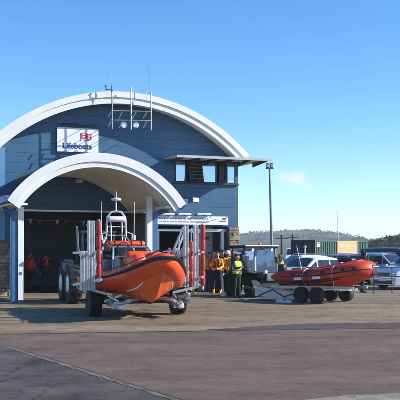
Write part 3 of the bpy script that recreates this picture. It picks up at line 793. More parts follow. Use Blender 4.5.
# carriage
CG = thing('boat_carriage', 'galvanised launching carriage with red fender posts under the large lifeboat', 'carriage', CB, RZ)
for sd in (-1, 1):
    wheel(CG, (0, sd*1.20, .36), (0, 1, 0), .36, .34, rim=GREY)
b = MB(); b.bar((0, -1.1, .38), (0, 1.1, .38), .12, .12, DARKM); b.build('axle', CG)
for x in (-1.6, -2.8):
    b = MB(); b.bar((x, -1.0, .62), (x, 1.0, .62), .12, .14, DARKM); b.build('cross_beam', CG)
for sd in (-1, 1):
    b = MB(); p0_ = Vector((1.15, sd*.84, .36)); p1_ = Vector((-3.0, sd*.94, .70))
    for dy in (-.1, .1): b.bar(p0_+Vector((0, dy, 0)), p1_+Vector((0, dy, 0)), .03, .15, ALU)
    b.bar(p0_+Vector((0, 0, -.05)), p1_+Vector((0, 0, -.05)), .20, .02, ALU)
    for q in range(12):
        c_ = p0_.lerp(p1_, (q+.3)/12); b.tube([c_+Vector((0, -.09, .03)), c_+Vector((0, .09, .03))], .03, GREY, 8)
    b.box(p0_+Vector((.02, 0, -.01)), (.03, .26, .19), ALUW)
    b.build('side_rail', CG)
    b = MB()   # front hinge arms
    b.bar((1.15, sd*.84, .36), (1.55, sd*.55, .50), .08, .08, ALU); b.bar((1.55, sd*.55, .5), (1.3, sd*.25, .52), .07, .07, ALU); b.bar((1.1, sd*1.0, .55), (1.6, sd*1.05, .40), .07, .07, ALU)
    b.bar((.9, sd*.85, .45), (1.35, sd*1.1, .62), .06, .06, ALU); b.bar((1.35, sd*1.1, .62), (1.75, sd*.95, .5), .05, .05, ALU); b.bar((.5, sd*1.0, .42), (1.2, sd*.7, .62), .06, .06, ALU)
    b.rbox((1.45, sd*.8, .33), (.3, .16, .14), ALUW, .03)
    b.build('hinge_arm', CG)
# guide panels : slatted aluminium panels set across the carriage, square to its heading
fw_ = Vector((math.sin(HD), -math.cos(HD), 0)); lf_ = Vector((math.cos(HD), math.sin(HD), 0))
def yat(px, x):
    """local y of the carriage plane x that projects to the column px"""
    k_ = (px-200)/F; o_ = CB+fw_*x
    return (k_*o_.y-o_.x)/(lf_.x-k_*lf_.y)
def guide(x, pxs, z0, z1, wpx=2.2, rails=3, label=None, mm=ALUW):
    b = MB(); ys = [yat(p, x) for p in pxs]
    for i, y in enumerate(ys):
        w_ = wpx*(CB+fw_*x).y/F
        b.rbox((x, y, (z0+z1)/2), (.07, w_, z1-z0), mm, .014, seg=1)
        b.box((x+.036, y, (z0+z1)/2), (.006, w_*.3, z1-z0-.08), ALU)
    if len(ys) > 1:
        for z in np.linspace(z0+.12, z1-.12, rails): b.bar((x-.04, min(ys)-.04, z), (x-.04, max(ys)+.04, z), .04, .05, ALU)
    return b.build('guide_panel', CG, label=label)
guide(.55, (81.2, 83.8, 86.4, 89, 91.6, 94.2), .72, 1.78, 2.1, 3)
guide(1.2, (88.6, 91.2, 93.8), 1.55, 2.56, 2.3, 3)
guide(-.3, (184.5, 187.2), .74, 2.50, 2.2, 4)
guide(.1, (194.3, 197.0), .76, 2.52, 2.4, 4)
guide(-.9, (179, ), .80, 2.2, 1.4)
guide(-1.0, (191.3, 203), .8, 2.45, 1.1, 2)
def fender(x, y, z0, z1, r=.085, nseg=5):
    b = MB(); hs = (z1-z0)/nseg
    for i in range(nseg):
        z = z0+hs*i; b.lathe([(r*.6, .0), (r*.92, .015), (r, .05), (r*1.02, hs*.5), (r, hs-.05), (r*.92, hs-.02), (r*.6, hs-.004)], (x, y, z), (0, 0, 1), REDF, 14)
    o = b.build('fender_post', CG, smooth=40)
    c = MB(); c.tube([(x, y, z0-.1), (x, y, z1+.02)], r*.58, ALUW, 8)
    c.build('core_tube', o)
fender(1.55, yat(98.8, 1.55), 1.08, 2.56, .062, 4)
fender(.35, yat(202.8, .35), .80, 2.52, .070, 4)
fender(-.35, yat(191.2, -.35), .74, 2.05, .05, 3)
b = MB()
YL, YR = yat(88, .6), yat(194, -.1)
for yy, x0_, x1_, fy in ((YL, -1.4, 1.6, yat(99.3, 1.55)), (YR, -1.6, .5, yat(202.8, .35))):
    s_ = -1 if yy < 0 else 1
    b.bar((x0_, yy, .80), (x1_, fy*.97, 1.05), .05, .07, ALUW); b.bar((x0_, yy, 1.72), (x1_, fy*.98, 1.74), .05, .06, ALUW)
    for x in (-.9, .3): b.bar((x, s_*.95, .62), (x, yy, .78), .07, .07, ALU)
    b.bar((x0_, yy*.9, 1.72), (x0_+.5, yy, 2.45), .05, .05, ALUW)
for z in (1.66, 1.76): b.bar((-.5, yat(163, -.5), z), (-.5, yat(200.5, -.5), z+.02), .05, .05, ALUW)
for p_ in (168, 174, 181, 187): b.bar((-.48, yat(p_, -.5), 1.6), (-.48, yat(p_+1.5, -.5), 1.86), .05, .07, ALUW)
b.bar((-.6, yat(177, -.6), 1.74), (-.6, yat(186, -.6), 2.45), .05, .05, ALUW)
b.bar((-.4, yat(166, -.4), .82), (-.4, yat(200.5, -.4), .80), .05, .07, ALU)
b.build('guide_frame', CG)

# ------------------------------------------------------------------ launch tractor at the stern (in the porch shade)
def tractor_a():
    NV = mat('navy_tractor', (.02, .035, .08), .4, var=.2, coat=.3)
    t = thing('launch_tractor', 'dark launch tractor with pale wheel hubs inside the porch behind the lifeboat', 'tractor', Vector((-3.55, 31.3, 0)), R(17-90))
    for x in (-.85, .75):
        for sd in (-1, 1):
            w_o = wheel(t, (x, sd*.98, .66), (0, 1, 0), .66, .44, rim=WHITEP, hub=.42)
            hbm = MB(); hbm.lathe([(.30, .17), (.29, .20), (.20, .225), (.08, .235)], (x, sd*.98, .66), (0, sd, 0), WHITEP, 20); hbm.build('hub_cap', w_o, smooth=40)
    b = MB(); b.rbox((-.1, 0, .85), (2.6, 1.1, .6), NV, .08); b.rbox((.75, 0, 1.25), (1.0, .9, .4), NV, .12); b.build('body', t, smooth=40)
    b = MB(); b.rbox((-.55, 0, 2.42), (1.4, 1.25, .1), NV, .04)
    for x in (-1.15, .05):
        for sd in (-1, 1): b.bar((x, sd*.55, 1.1), (x, sd*.55, 2.4), .07, .07, NV)
    b.build('cab', t)
    for sd in (-1, 1):
        b = MB(); pts = [(-.85+.76*math.cos(a_), sd*.98, .68+.76*math.sin(a_)) for a_ in np.linspace(R(20), R(160), 9)]
        rg = [[Vector((p[0], p[1]-.22, p[2])), Vector((p[0], p[1]+.22, p[2])), Vector((p[0], p[1]+.22, p[2]+.03)), Vector((p[0], p[1]-.22, p[2]+.03))] for p in pts]
        b.loft(rg, NV); b.build('mudguard', t)
    b = MB(); b.tube([(.5, -.35, 1.4), (.5, -.35, 2.2)], .05, ALU, 8); b.build('exhaust', t)
    b = MB(); b.rbox((-.7, 0, 1.4), (.45, .5, .12), DARK, .04); b.rbox((-.95, 0, 1.65), (.1, .5, .5), DARK, .04); b.build('seat', t)
tractor_a()

# ------------------------------------------------------------------ small rescue boat on trolley
SB = Vector((4.30, 31.2, 0)); H2 = R(46)
IB = thing('inshore_boat', 'small red inflatable rescue boat with black strakes on a four wheeled trolley', 'boat', SB, H2-R(90))
def ib_path(sd, x0=-1.75, xb=1.78, hb=.70, n=120):
    pts = []
    for i in range(n+1):
        x = x0+(xb-x0)*i/n; q = max(0, (x-.3)/(xb-.3)); y = hb*math.sqrt(max(0, 1-q**2.2))
        z = smoothlerp(x, [-2.3, -.6, .6, 1.3, 2.0], [.84, .86, .94, 1.06, 1.20])
        pts.append(Vector((x, sd*y, z)))
    return pts
full2 = smoothpts(resample(ib_path(-1)+list(reversed(ib_path(1)))[1:], 70), 3)
n2 = len(full2); r2 = [.26+.04*max(0, 1-abs(i-(n2-1)/2)/16) for i in range(n2)]
for i in range(6): r2[i] = r2[-1-i] = .26*(.25+.75*(i/6)**.7)
b = MB(); b.tube(full2, r2, REDT, 20); b.build('inflatable_tube', IB, smooth=50)
def outer_p(path, r, ang, s_=None):
    out = []
    for i, p in enumerate(path):
        t = (path[min(i+1, len(path)-1)]-path[max(i-1, 0)]).normalized()
        o = Vector((t.y, -t.x, 0)).normalized()*(1 if sgn > 0 else -1)
        out.append(p+o*r*math.cos(ang)+Vector((0, 0, r*math.sin(ang))))
    return out
for a_, w_ in ((5, .035), (-32, .026)):
    b = MB(); b.tube(outer_p(full2[5:-5], .268, R(a_)), w_, DKB, 8, sq=.7); b.build('rubbing_strake', IB, smooth=50)
b = MB()
gl = outer_p(full2[5:-5], .28, R(55)); b.tube([p+Vector((0, 0, -.05*abs(math.sin(i*.55)))) for i, p in enumerate(gl)], .012, DKB, 5)
b.build('grab_line', IB)
for i in (10, 15, 21, 27, 30):
    for j in (i, n2-1-i):
        b = MB()
        p = outer_p(full2, .272, R(18))[j]; t_ = (full2[j+1]-full2[j-1]).normalized()
        o_ = (p-full2[j]).normalized(); b.lathe([(.075, -.005), (.07, .02), (.02, .03)], p, o_, DARK, 12); b.build('handle_patch', IB)
for i in (14, 24):
    for j in (i, ):
        b = MB(); c_ = full2[j]; t_ = (full2[j+1]-full2[j-1]).normalized(); o_ = Vector((t_.y, -t_.x, 0)).normalized()*(1 if sgn > 0 else -1)
        pts = [c_+(o_*math.cos(q)+Vector((0, 0, 1))*math.sin(q))*.272 for q in np.linspace(R(-70), R(110), 12)]
        pts = [pts[0]+Vector((0, 0, -.3))]+pts
        b.tube(pts, .016, mat('webbing', (.45, .42, .40), .8), 6); b.build('lashing_strap', IB)
b = MB(); rg = []
for x in (-1.65, -1, 0, .8, 1.3, 1.65):
    y = .70*math.sqrt(max(0, 1-max(0, (x-.3)/1.48)**2.2)); z = smoothlerp(x, [-2.3, -.6, .6, 1.3, 2.0], [.84, .86, .94, 1.06, 1.20])
    zk = smoothlerp(x, [-2, .6, 1.3, 1.7], [.50, .50, .62, .86])
    rg.append([Vector((x, 0, zk)), Vector((x, y*.7, zk+.12)), Vector((x, y, z-.08)), Vector((x, y*.8, z+.02)), Vector((x, -y*.8, z+.02)), Vector((x, -y, z-.08)), Vector((x, -y*.7, zk+.12))])
b.loft(rg, REDT); b.build('hull', IB, smooth=30)
b = MB()   # cover over the bow (spray dodger)
rg = []
for x in (-.1, .3, .8, 1.2, 1.55):
    y = .64*math.sqrt(max(0, 1-max(0, (x-.3)/1.48)**2.2)); z = smoothlerp(x, [-2.3, -.6, .6, 1.3, 2.0], [.84, .86, .94, 1.06, 1.20])+.24
    rg.append([Vector((x, y*math.cos(q), z-.04+.20*math.sin(q)*(1-(x-.9)**2*.3))) for q in np.linspace(0, math.pi, 9)])
b.loft(rg, REDJ, closed=True); b.build('bow_dodger', IB, smooth=40)
b = MB(); c_ = full2[n2//2]; b.rbox(c_+Vector((.24, 0, -.02)), (.12, .34, .34), DKB, .05); b.bar(c_+Vector((.28, -.12, .1)), c_+Vector((.34, .12, .1)), .03, .03, ALUW); b.build('bow_fender', IB, smooth=40)
for sd in (-1, 1):
    b = MB()
    for i in range(7, 33, 2):
        p_ = outer_p(full2, .285, R(38)); j_ = i if sd < 0 else n2-1-i
        A_ = p_[j_]; B_ = p_[j_+(2 if sd < 0 else -2)]; m_ = (A_+B_)/2-Vector((0, 0, .07)); b.tube([A_, m_, B_], .011, DKB, 5)
    b.build('lifeline', IB)
b = MB(); pw = outer_p(full2, .262, R(-48))
for i in range(9, 26): b.tube([pw[i], pw[i+1]], .05, DKB, 8, sq=.5)
b.build('wear_patch', IB)
for i, z_ in ((12, .02), (19, .02)):
    b = MB(); p_ = outer_p(full2, .268, R(-12))[i]; t_ = (full2[i+1]-full2[i-1]).normalized(); b.bar(p_-t_*.16, p_+t_*.16, .012, .09, WHITEP); b.build('name_patch', IB)
b = MB(); b.rbox((-1.85, 0, 1.12), (.30, .28, .34), DARK, .1); b.rbox((-1.88, 0, .80), (.2, .14, .5), DARK, .03); b.build('outboard_motor', IB, smooth=40)
b = MB(); b.tube([(-.7, -.3, .95), (-.95, -.32, 1.95)], [.016, .010], WHITEP, 6); b.build('aerial', IB)
for c_, z_, m_ in (((-.4, 0, 1.06), (.5, .5, .3), GREY), ((-1.1, .1, 1.04), (.6, .4, .22), DARK), ((.95, .0, 1.46), (.6, .34, .14), DARK)):
    b = MB(); b.rbox(c_, z_, m_, .06); b.build('equipment_bag', IB, smooth=40)
b = MB(); b.lathe([(.05, 0), (.05, .03), (.03, .04)], full2[n2//2]+Vector((.23, 0, .03)), (1, 0, .2), ALUW, 12); b.build('towing_eye', IB)

TRY = thing('boat_trolley', 'silver launching trolley with four fat black tyres under the small red boat', 'trolley', SB, H2-R(90))
for sd in (-1, 1):
    for x in (-.32, .32): wheel(TRY, (x, sd*.86, .27), (0, 1, 0), .27, .26, rim=ALU, hub=.45, lug=False)
b = MB()
for sd in (-1, 1):
    b.bar((-1.9, sd*.55, .50), (1.5, sd*.40, .54), .06, .08, ALU); b.bar((-.5, sd*.86, .34), (.5, sd*.86, .34), .06, .06, DARKM)
for x in (-1.7, -.9, -.32, .32, 1.0): b.bar((x, -.86 if abs(x) < .5 else -.55, .45), (x, .86 if abs(x) < .5 else .55, .45), .06, .06, ALU)
b.bar((-1.9, -.55, .46), (-3.0, 0, .40), .06, .06, ALU); b.bar((-1.9, .55, .46), (-3.0, 0, .40), .06, .06, ALU)
b.build('chassis', TRY)
b = MB()
for x in (-1.5, -.6, .5):
    for sd in (-1, 1): b.rbox((x, sd*.35, .56), (.35, .12, .07), RUB, .02)
b.build('hull_pad', TRY)
# ramp / flat trailer bed between tractor and trolley
RP = thing('ramp_trailer', 'pale aluminium ramp bed with rails hitched behind the black tractor', 'trailer', gr(280, 300), R(-12))
b = MB(); 
b.box((0, 0, .16), (1.5, .9, .02), ALUW, Matrix.Rotation(R(4), 3, 'Y'))
b.prism([Vector((-.85, -.46, .16)), Vector((-.85, -.46, .50)), Vector((-.55, -.46, .47)), Vector((.75, -.46, .26)), Vector((.75, -.46, .12)), Vector((.1, -.46, .10))], (0, .02, 0), ALUW)
b.prism([Vector((-.80, .46, .16)), Vector((-.80, .46, .46)), Vector((.75, .46, .26)), Vector((.75, .46, .12))], (0, .02, 0), ALUW)
b.build('ramp_bed', RP)
b = MB()
for q in range(7): b.bar((-.7+q*.2, -.44, .20), (-.5+q*.2, .44, .20), .03, .03, ALU)
b.bar((-.75, -.48, .10), (.75, -.48, .08), .05, .06, ALU); b.bar((-.7, -.49, .18), (-.2, -.49, .40), .03, .04, DARKM); b.bar((-.2, -.49, .40), (.2, -.49, .14), .03, .04, DARKM); b.bar((.2, -.49, .14), (.6, -.49, .28), .03, .04, DARKM); b.bar((-.75, 0, .3), (-1.3, .2, .45), .08, .08, DARKM); b.bar((-.9, -.5, .5), (-.3, -.47, .3), .04, .05, WHITEP)
b.build('ladder_rail', RP)
for sd in (-1, 1): wheel(RP, (.3, sd*.36, .10), (0, 1, 0), .10, .10, hub=.5, lug=False)

# ------------------------------------------------------------------ black tractor with glazed cab
TB = gr(259, 297.5); TB = Vector((TB.x, TB.y+.95, 0))
T2 = thing('cab_tractor', 'black tractor with glazed cab and pale roof edge facing the ramp', 'tractor', TB, R(-60))
T2.scale = (.98, .98, 1.0)
for x in (-.72, .62):
    for sd in (-1, 1): wheel(T2, (x, sd*.66, .36 if x > 0 else .42), (0, 1, 0), .36 if x > 0 else .42, .34, rim=DARKM, hub=.5)
for sd in (-1, 1):
    b = MB(); pth = []
    for a_ in np.linspace(-math.pi/2, math.pi/2, 12): pth.append((.62+.38*math.cos(a_), .38+.38*math.sin(a_)+.02))
    for a_ in np.linspace(math.pi/2, 3*math.pi/2, 12): pth.append((-.72+.44*math.cos(a_), .44+.44*math.sin(a_)+.02))
    rg = []
    for (x_, z_) in pth+[pth[0]]: rg.append([Vector((x_, sd*.66-.21, z_)), Vector((x_, sd*.66+.21, z_)), Vector((x_*.95, sd*.66+.21, .40+(z_-.40)*.90)), Vector((x_*.95, sd*.66-.21, .40+(z_-.40)*.90))])
    b.loft(rg, RUB, cap=False)
    for i in range(40):
        u_ = i/40*(len(pth)-1); k0 = int(u_); f_ = u_-k0; A_ = pth[k0]; B_ = pth[min(k0+1, len(pth)-1)]
        pass
    for i in range(11): b.box((-.72+1.34*i/10, sd*.66, .015), (.06, .44, .05), RUB); b.box((-.72+1.34*i/10, sd*.66, .90-.12*i/10), (.06, .44, .05), RUB)
    b.build('track', T2, smooth=35)
b = MB(); b.rbox((-.72, 0, 1.15), (.06, 1.46, .7), DARK, .02); b.rbox((-.45, -.765, 1.0), (.5, .03, .5), DARK, .01); b.rbox((-.45, .765, 1.0), (.5, .03, .5), DARK, .01); b.build('cab_panel', T2)
b = MB(); b.rbox((0, 0, .72), (2.0, 1.0, .5), DARK, .07); b.rbox((.62, 0, .84), (.8, 1.3, .24), DARK, .08); b.rbox((-.2, 0, .66), (1.5, 1.5, .4), DARK, .05); b.rbox((1.08, 0, .78), (.06, .6, .3), GREY, .02); b.build('body', T2, smooth=40)
b = MB()
for x, x2 in ((-.75, -.7), (.35, .15)):
    for sd in (-1, 1): b.bar((x, sd*.76, .80), (x2, sd*.72, 1.88), .06, .06, DARK)
b.rbox((-.30, 0, 1.93), (1.25, 1.62, .10), DARK, .03); b.box((.34, 0, 1.965), (.03, 1.56, .035), WHITEP); b.build('cab_frame', T2)
CGL = glass_mat('cab_glass', (.20, .26, .34), .02, .80)
b = MB(); b.add([(.37, -.72, .92), (.37, .72, .92), (.17, .69, 1.86), (.17, -.69, 1.86)], [(0, 1, 2, 3)], CGL); b.build('windscreen', T2)
for sd in (-1, 1):
    b = MB(); b.add([(-.7, sd*.75, .9), (.32, sd*.75, .9), (.13, sd*.71, 1.86), (-.66, sd*.71, 1.86)], [(0, 1, 2, 3)], CGL); b.build('side_glass', T2)
for y in (-.45, .45):
    b = MB(); b.lathe([(.05, 0), (.065, .05), (.06, .07)], (.30, y, 1.80), (1, 0, 0), LENS, 12); b.build('work_light', T2)
for y in (-.35, .35):
    b = MB(); b.lathe([(.06, 0), (.075, .05), (.07, .07)], (1.08, y, .98), (1, 0, 0), LENS, 12); b.build('headlight', T2)
b = MB(); b.tube([(.55, -.50, 1.0), (.55, -.50, 1.55)], .07, ALUW, 10); b.tube([(.55, -.50, 1.55), (.55, -.50, 1.75)], .03, DARKM, 8); b.build('exhaust', T2, smooth=40)
b = MB(); b.rbox((-.35, 0, 1.1), (.4, .45, .12), DARK, .04); b.rbox((-.55, 0, 1.4), (.1, .45, .5), DARK, .04); b.build('seat', T2)
for sd in (-1, 1):
    b = MB(); b.rbox((0, sd*.66, .93), (1.7, .40, .05), DARK, .02); b.rbox((.1, sd*.52, .80), (1.5, .12, .3), DARK, .03); b.build('track_guard', T2, smooth=40)
b = MB(); b.rbox((.85, 0, .62), (.3, 1.0, .5), DARK, .06)
for k_ in range(6): b.box((1.11, 0, .66+.05*k_), (.012, .52, .018), GREY)
b.bar((1.0, -.55, .35), (1.0, .55, .35), .1, .14, DARKM); b.bar((1.0, -.3, .3), (1.35, -.12, .34), .06, .08, DARKM); b.bar((1.0, .3, .3), (1.35, .12, .34), .06, .08, DARKM); b.build('front_linkage', T2)
b = MB(); b.tube([(-.05+.17*math.cos(a_), .17*math.sin(a_), 1.22+.05*math.cos(a_)) for a_ in np.linspace(0, 2*math.pi, 16)], .014, DARK, 6); b.tube([(-.05, 0, 1.2), (.15, 0, .95)], .02, DARK, 6); b.build('steering_wheel', T2)
b = MB(); b.lathe([(.05, 0), (.06, .02), (.05, .10), (.02, .12)], (-.6, .5, 1.98), (0, 0, 1), mat('amber_lens', (.8, .3, .02), .2), 12); b.build('beacon', T2, smooth=40)
for sd in (-1, 1):
    b = MB(); b.bar((.25, sd*.6, 1.5), (.35, sd*.85, 1.52), .02, .02, DARK); b.rbox((.36, sd*.88, 1.48), (.04, .16, .26), DARK, .02); b.build('mirror', T2)
# tow bar from the tractor to the ramp

# ------------------------------------------------------------------ people
def capmesh(p0, p1, r0, r1, seg=12, rg=4):
    p0 = Vector(p0); p1 = Vector(p1); d = p1-p0; L_ = d.length
    ax = d/L_ if L_ > 1e-6 else Vector((0, 0, 1)); u = ax.orthogonal().normalized(); w_ = ax.cross(u)
    vs = [p0-ax*r0]; rows = []
    for i in range(1, rg+1):
        a_ = math.pi/2*i/rg; rows.append((p0-ax*r0*math.cos(a_), r0*math.sin(a_)))
    for i in range(rg):
        a_ = math.pi/2*i/rg; rows.append((p1+ax*r1*math.sin(a_)+ax*1e-4, r1*math.cos(a_)))
    for c, r in rows:
        for k_ in range(seg): q = 2*math.pi*k_/seg; vs.append(c+(u*math.cos(q)+w_*math.sin(q))*r)
    vs.append(p1+ax*r1); fs = []; n_ = len(rows)
    for k_ in range(seg): fs.append((0, 1+(k_+1) % seg, 1+k_))
    for i in range(n_-1):
        for k_ in range(seg): fs.append((1+i*seg+k_, 1+i*seg+(k_+1) % seg, 1+(i+1)*seg+(k_+1) % seg, 1+(i+1)*seg+k_))
    e = len(vs)-1
    for k_ in range(seg): fs.append((1+(n_-1)*seg+k_, 1+(n_-1)*seg+(k_+1) % seg, e))
    return vs, fs
def capbody(name, caps, parent, vox=.010):
    V = []; Fc = []
    for p0_, p1_, r0_, r1_, m_ in caps:
        vs, fs = capmesh(p0_, p1_, r0_, r1_, 12 if r0_ > .02 else 8, 4 if r0_ > .02 else 2); o = len(V); V += [tuple(v) for v in vs]; Fc += [tuple(i+o for i in f) for f in fs]
    me = bpy.data.meshes.new('tmp'); me.from_pydata(V, [], Fc); me.update()
    o = bpy.data.objects.new('tmp', me); COL.objects.link(o)
    r = o.modifiers.new('r', 'REMESH'); r.mode = 'VOXEL'; r.voxel_size = vox
    s_ = o.modifiers.new('s', 'SMOOTH'); s_.factor = .5; s_.iterations = 2
    dg = bpy.context.evaluated_depsgraph_get(); me2 = bpy.data.meshes.new_from_object(o.evaluated_get(dg))
    bpy.data.objects.remove(o); bpy.data.meshes.remove(me)
    me2.name = name; me2.materials.clear()
    ms = []
    for c in caps:
        if c[4] not in ms: ms.append(c[4])
    for m_ in ms: me2.materials.append(m_)
    nf = len(me2.polygons); C = np.zeros(nf*3); me2.polygons.foreach_get('center', C); C = C.reshape(-1, 3)
    best = np.full(nf, 1e9); idx = np.zeros(nf, dtype=np.int32)
    for p0_, p1_, r0_, r1_, m_ in caps:
        a_ = np.array(tuple(p0_)); d_ = np.array(tuple(p1_))-a_; dd_ = max(d_@d_, 1e-9)
        t_ = np.clip((C-a_)@d_/dd_, 0, 1); dist = np.linalg.norm(C-(a_+t_[:, None]*d_), axis=1)-(r0_+(r1_-r0_)*t_)
        k_ = dist < best; best[k_] = dist[k_]; idx[k_] = ms.index(m_)
    me2.polygons.foreach_set('material_index', idx); me2.shade_smooth()
    ob = bpy.data.objects.new(name, me2); COL.objects.link(ob); ob.parent = parent
    return ob
def V3(*a): return Vector(a)
def person(label, loc, face, torso=BLK, arms=None, legs=BLK, boots=BLK, head='hair', jacket=None, vest=None, armpose=None, legpose='stand', s=1.0, gloves=None, hood=None, lean=0, group=None, headturn=0, hold=None):
    """local forward = -Y. armpose: ((Lelbow),(Lwrist)),((Relbow),(Rwrist)) offsets from the shoulder"""
    arms = arms or torso; hm = gloves or SKIN
    t = thing('person', label, 'person', loc, face, group); t.scale = (s, s, s)
    c = []
    hz_ = .93; fl = -lean
    def up_(x, y, z): return V3(x, y+fl*(z-.95), z)
    # pelvis and torso
    c += [(V3(-.085, 0, .93), V3(.085, 0, .93), .125, .125, legs), (V3(-.07, 0, 1.03), V3(.07, 0, 1.03), .118, .118, torso)]
    c += [(up_(-.07, 0, 1.10), up_(.07, 0, 1.10), .115, .115, torso), (up_(-.09, 0, 1.22), up_(.09, 0, 1.22), .122, .122, torso), (up_(-.10, 0, 1.32), up_(.10, 0, 1.32), .122, .122, torso), (up_(-.145, 0, 1.405), up_(.145, 0, 1.405), .082, .082, torso)]
    c += [(up_(0, .0, 1.44), up_(0, -.015, 1.53), .062, .055, SKIN if not hood else hood)]
    # head
    hc = up_(0, -.02, 1.63); Rm = Matrix.Rotation(headturn, 3, 'Z')
    def h(x, y, z): return hc+Rm@V3(x, y, z)
    c += [(h(0, .012, .02), h(0, .018, .03), .095, .092, SKIN), (h(0, -.035, -.05), h(0, -.03, .0), .058, .07, SKIN), (h(0, -.06, -.085), h(0, -.05, -.07), .03, .04, SKIN)]
    c += [(h(0, -.098, .0), h(0, -.115, -.028), .010, .015, SKIN), (h(-.04, -.078, .022), h(.04, -.078, .022), .014, .014, SKIN)]
    c += [(h(-.018, -.098, -.058), h(.018, -.098, -.058), .008, .008, LIP)]
    for sx in (-1, 1):
        c += [(h(sx*.088, .01, .015), h(sx*.09, .01, -.02), .016, .012, SKIN), (h(sx*.032, -.090, .002), h(sx*.034, -.090, .002), .0095, .0095, EYE)]
    # legs
    if legpose == 'stand': LG = [(.10, 0, .02, .02), (.10, 0, -.02, .0)]
    elif legpose == 'step': LG = [(.10, -.14, -.16, -.22), (.10, -.02, .16, .20)]
    elif legpose == 'wide': LG = [(.17, .0, .0, .02), (.15, -.05, -.03, -.04)]
    for sx, (wx, ky, ay, fy) in zip((-1, 1), LG):
        kx = sx*(wx+.0); knee = V3(kx, ky, .49); ank = V3(sx*(wx+.005), ay, .09)
        c += [(V3(sx*.09, 0, .88), knee, .095, .062, legs), (knee, V3(ank.x, ank.y+.0, .30), .062, .058, legs), (V3(ank.x, ank.y+.0, .30), ank, .056, .044, legs if boots is not OCHRE else legs)]
        c += [(V3(ank.x, ank.y, .17), V3(ank.x, ank.y, .06), .055, .05, boots), (V3(ank.x, ank.y+.03, .045), V3(ank.x+sx*.02, ank.y-.15, .035), .045, .036, boots), (V3(ank.x, ank.y-.05, .06), V3(ank.x+sx*.015, ank.y-.12, .045), .045, .036, boots)]
    # arms
    if armpose is None: armpose = (((-.05, .02, -.28), (-.04, -.03, -.53)), ((.05, .02, -.28), (.04, -.03, -.53)))
    for sx, (e, w_) in zip((-1, 1), armpose):
        sh = up_(sx*.19, 0, 1.405); el = sh+V3(*e); wr = sh+V3(*w_)
        c += [(sh, el, .062, .048, arms), (el, el.lerp(wr, .55), .048, .043, arms), (el.lerp(wr, .5), wr, .042, .032, arms)]
        d_ = (wr-el).normalized(); side = d_.cross(V3(0, 1, 0))
        if side.length < .1: side = d_.cross(V3(0, 0, 1))
        side.normalize(); nrm = side.cross(d_)   # palm plane spanned by d_, side
        if nrm.y > 0: nrm = -nrm
        pc = wr+d_*.05
        c += [(wr, wr+d_*.03, .026, .028, hm), (pc-side*.022, pc-side*.024+d_*.035, .019, .017, hm), (pc, pc+d_*.04, .020, .018, hm), (pc+side*.022, pc+side*.022+d_*.035, .019, .016, hm)]
        base = pc+d_*.035
        for i, (off, ln) in enumerate(((-.033, .062), (-.011, .074), (.011, .070), (.033, .055))):
            a0 = base+side*off; a1 = a0+(d_*.86+nrm*.35+side*off*2).normalized()*ln*.55; a2 = a1+(d_*.55+nrm*.75).normalized()*ln*.5
            c += [(a0, a1, .0105, .010, hm), (a1, a2, .010, .0085, hm)]
        ts = -1 if sx*side.x > 0 else 1
        th0 = pc+side*ts*.028-d_*.01; th1 = th0+(side*ts*.7+d_*.6+nrm*.3).normalized()*.035; th2 = th1+(side*ts*.2+d_*.85+nrm*.4).normalized()*.03
        c += [(th0, th1, .014, .012, hm), (th1, th2, .012, .009, hm)]
    body = capbody('body', c, t, .0085)
    if head == 'hair':
        capbody('hair', [(h(0, .022, .05), h(0, .03, .04), .094, .094, HAIR), (h(0, .05, -.02), h(0, .04, .02), .075, .085, HAIR), (h(-.045, -.04, .095), h(.045, -.04, .095), .03, .03, HAIR)], t, .012)
    elif head == 'helmet':
        b = MB(); M_ = Rm
        rg = []
        for i in range(9):
            a_ = R(100)*i/8; rr_ = .125*math.sin(a_)+1e-3; z_ = .125*math.cos(a_)
            rg.append([h(rr_*math.cos(q)*.92, rr_*math.sin(q)*1.08+.01, .035+z_) for q in np.linspace(0, 2*math.pi, 19)[:-1]])
        b.loft(rg, HELM); b.build('helmet', t, smooth=50)
        b = MB(); b.tube([h(-.1, -.0, .0), h(-.06, -.05, -.09), h(0, -.07, -.12), h(.06, -.05, -.09), h(.1, 0, 0)], .008, DARK, 6); b.build('chin_strap', t)
    elif head == 'hood':
        capbody('hood', [(h(0, .03, .04), h(0, .035, .0), .118, .118, hood or BLK), (h(0, .03, -.08), h(0, .02, -.14), .10, .12, hood or BLK), (h(-.07, -.035, .07), h(.07, -.035, .07), .045, .045, hood or BLK), (h(-.085, -.03, -.02), h(-.085, -.03, .05), .03, .03, hood or BLK), (h(.085, -.03, -.02), h(.085, -.03, .05), .03, .03, hood or BLK)], t, .012)
    elif head == 'cap':
        capbody('cap', [(h(0, .015, .055), h(0, .02, .05), .098, .096, NAVY), (h(-.04, -.10, .055), h(.04, -.10, .055), .012, .012, NAVY), (h(-.045, -.135, .048), h(.045, -.135, .048), .010, .010, NAVY)], t, .010)
    if jacket:
        j = [(up_(-.085, -.075, 1.12), up_(-.085, -.085, 1.36), .062, .07, jacket), (up_(.085, -.075, 1.12), up_(.085, -.085, 1.36), .062, .07, jacket), (up_(-.12, 0, 1.43), up_(-.085, -.08, 1.38), .055, .06, jacket), (up_(.12, 0, 1.43), up_(.085, -.08, 1.38), .055, .06, jacket),
             (up_(-.11, .06, 1.42), up_(.11, .06, 1.42), .06, .06, jacket), (up_(-.09, .08, 1.2), up_(.09, .08, 1.2), .06, .06, jacket), (up_(0, .08, 1.2), up_(0, .07, 1.4), .08, .08, jacket), (up_(-.15, 0, 1.14), up_(-.15, 0, 1.24), .05, .05, jacket), (up_(.15, 0, 1.14), up_(.15, 0, 1.24), .05, .05, jacket)]
        capbody('lifejacket', j, t, .012)
        b = MB(); pts = [up_(.20*math.sin(q), -.155*math.cos(q)*1.02, 1.17) for q in np.linspace(0, 2*math.pi, 22)[:-1]]
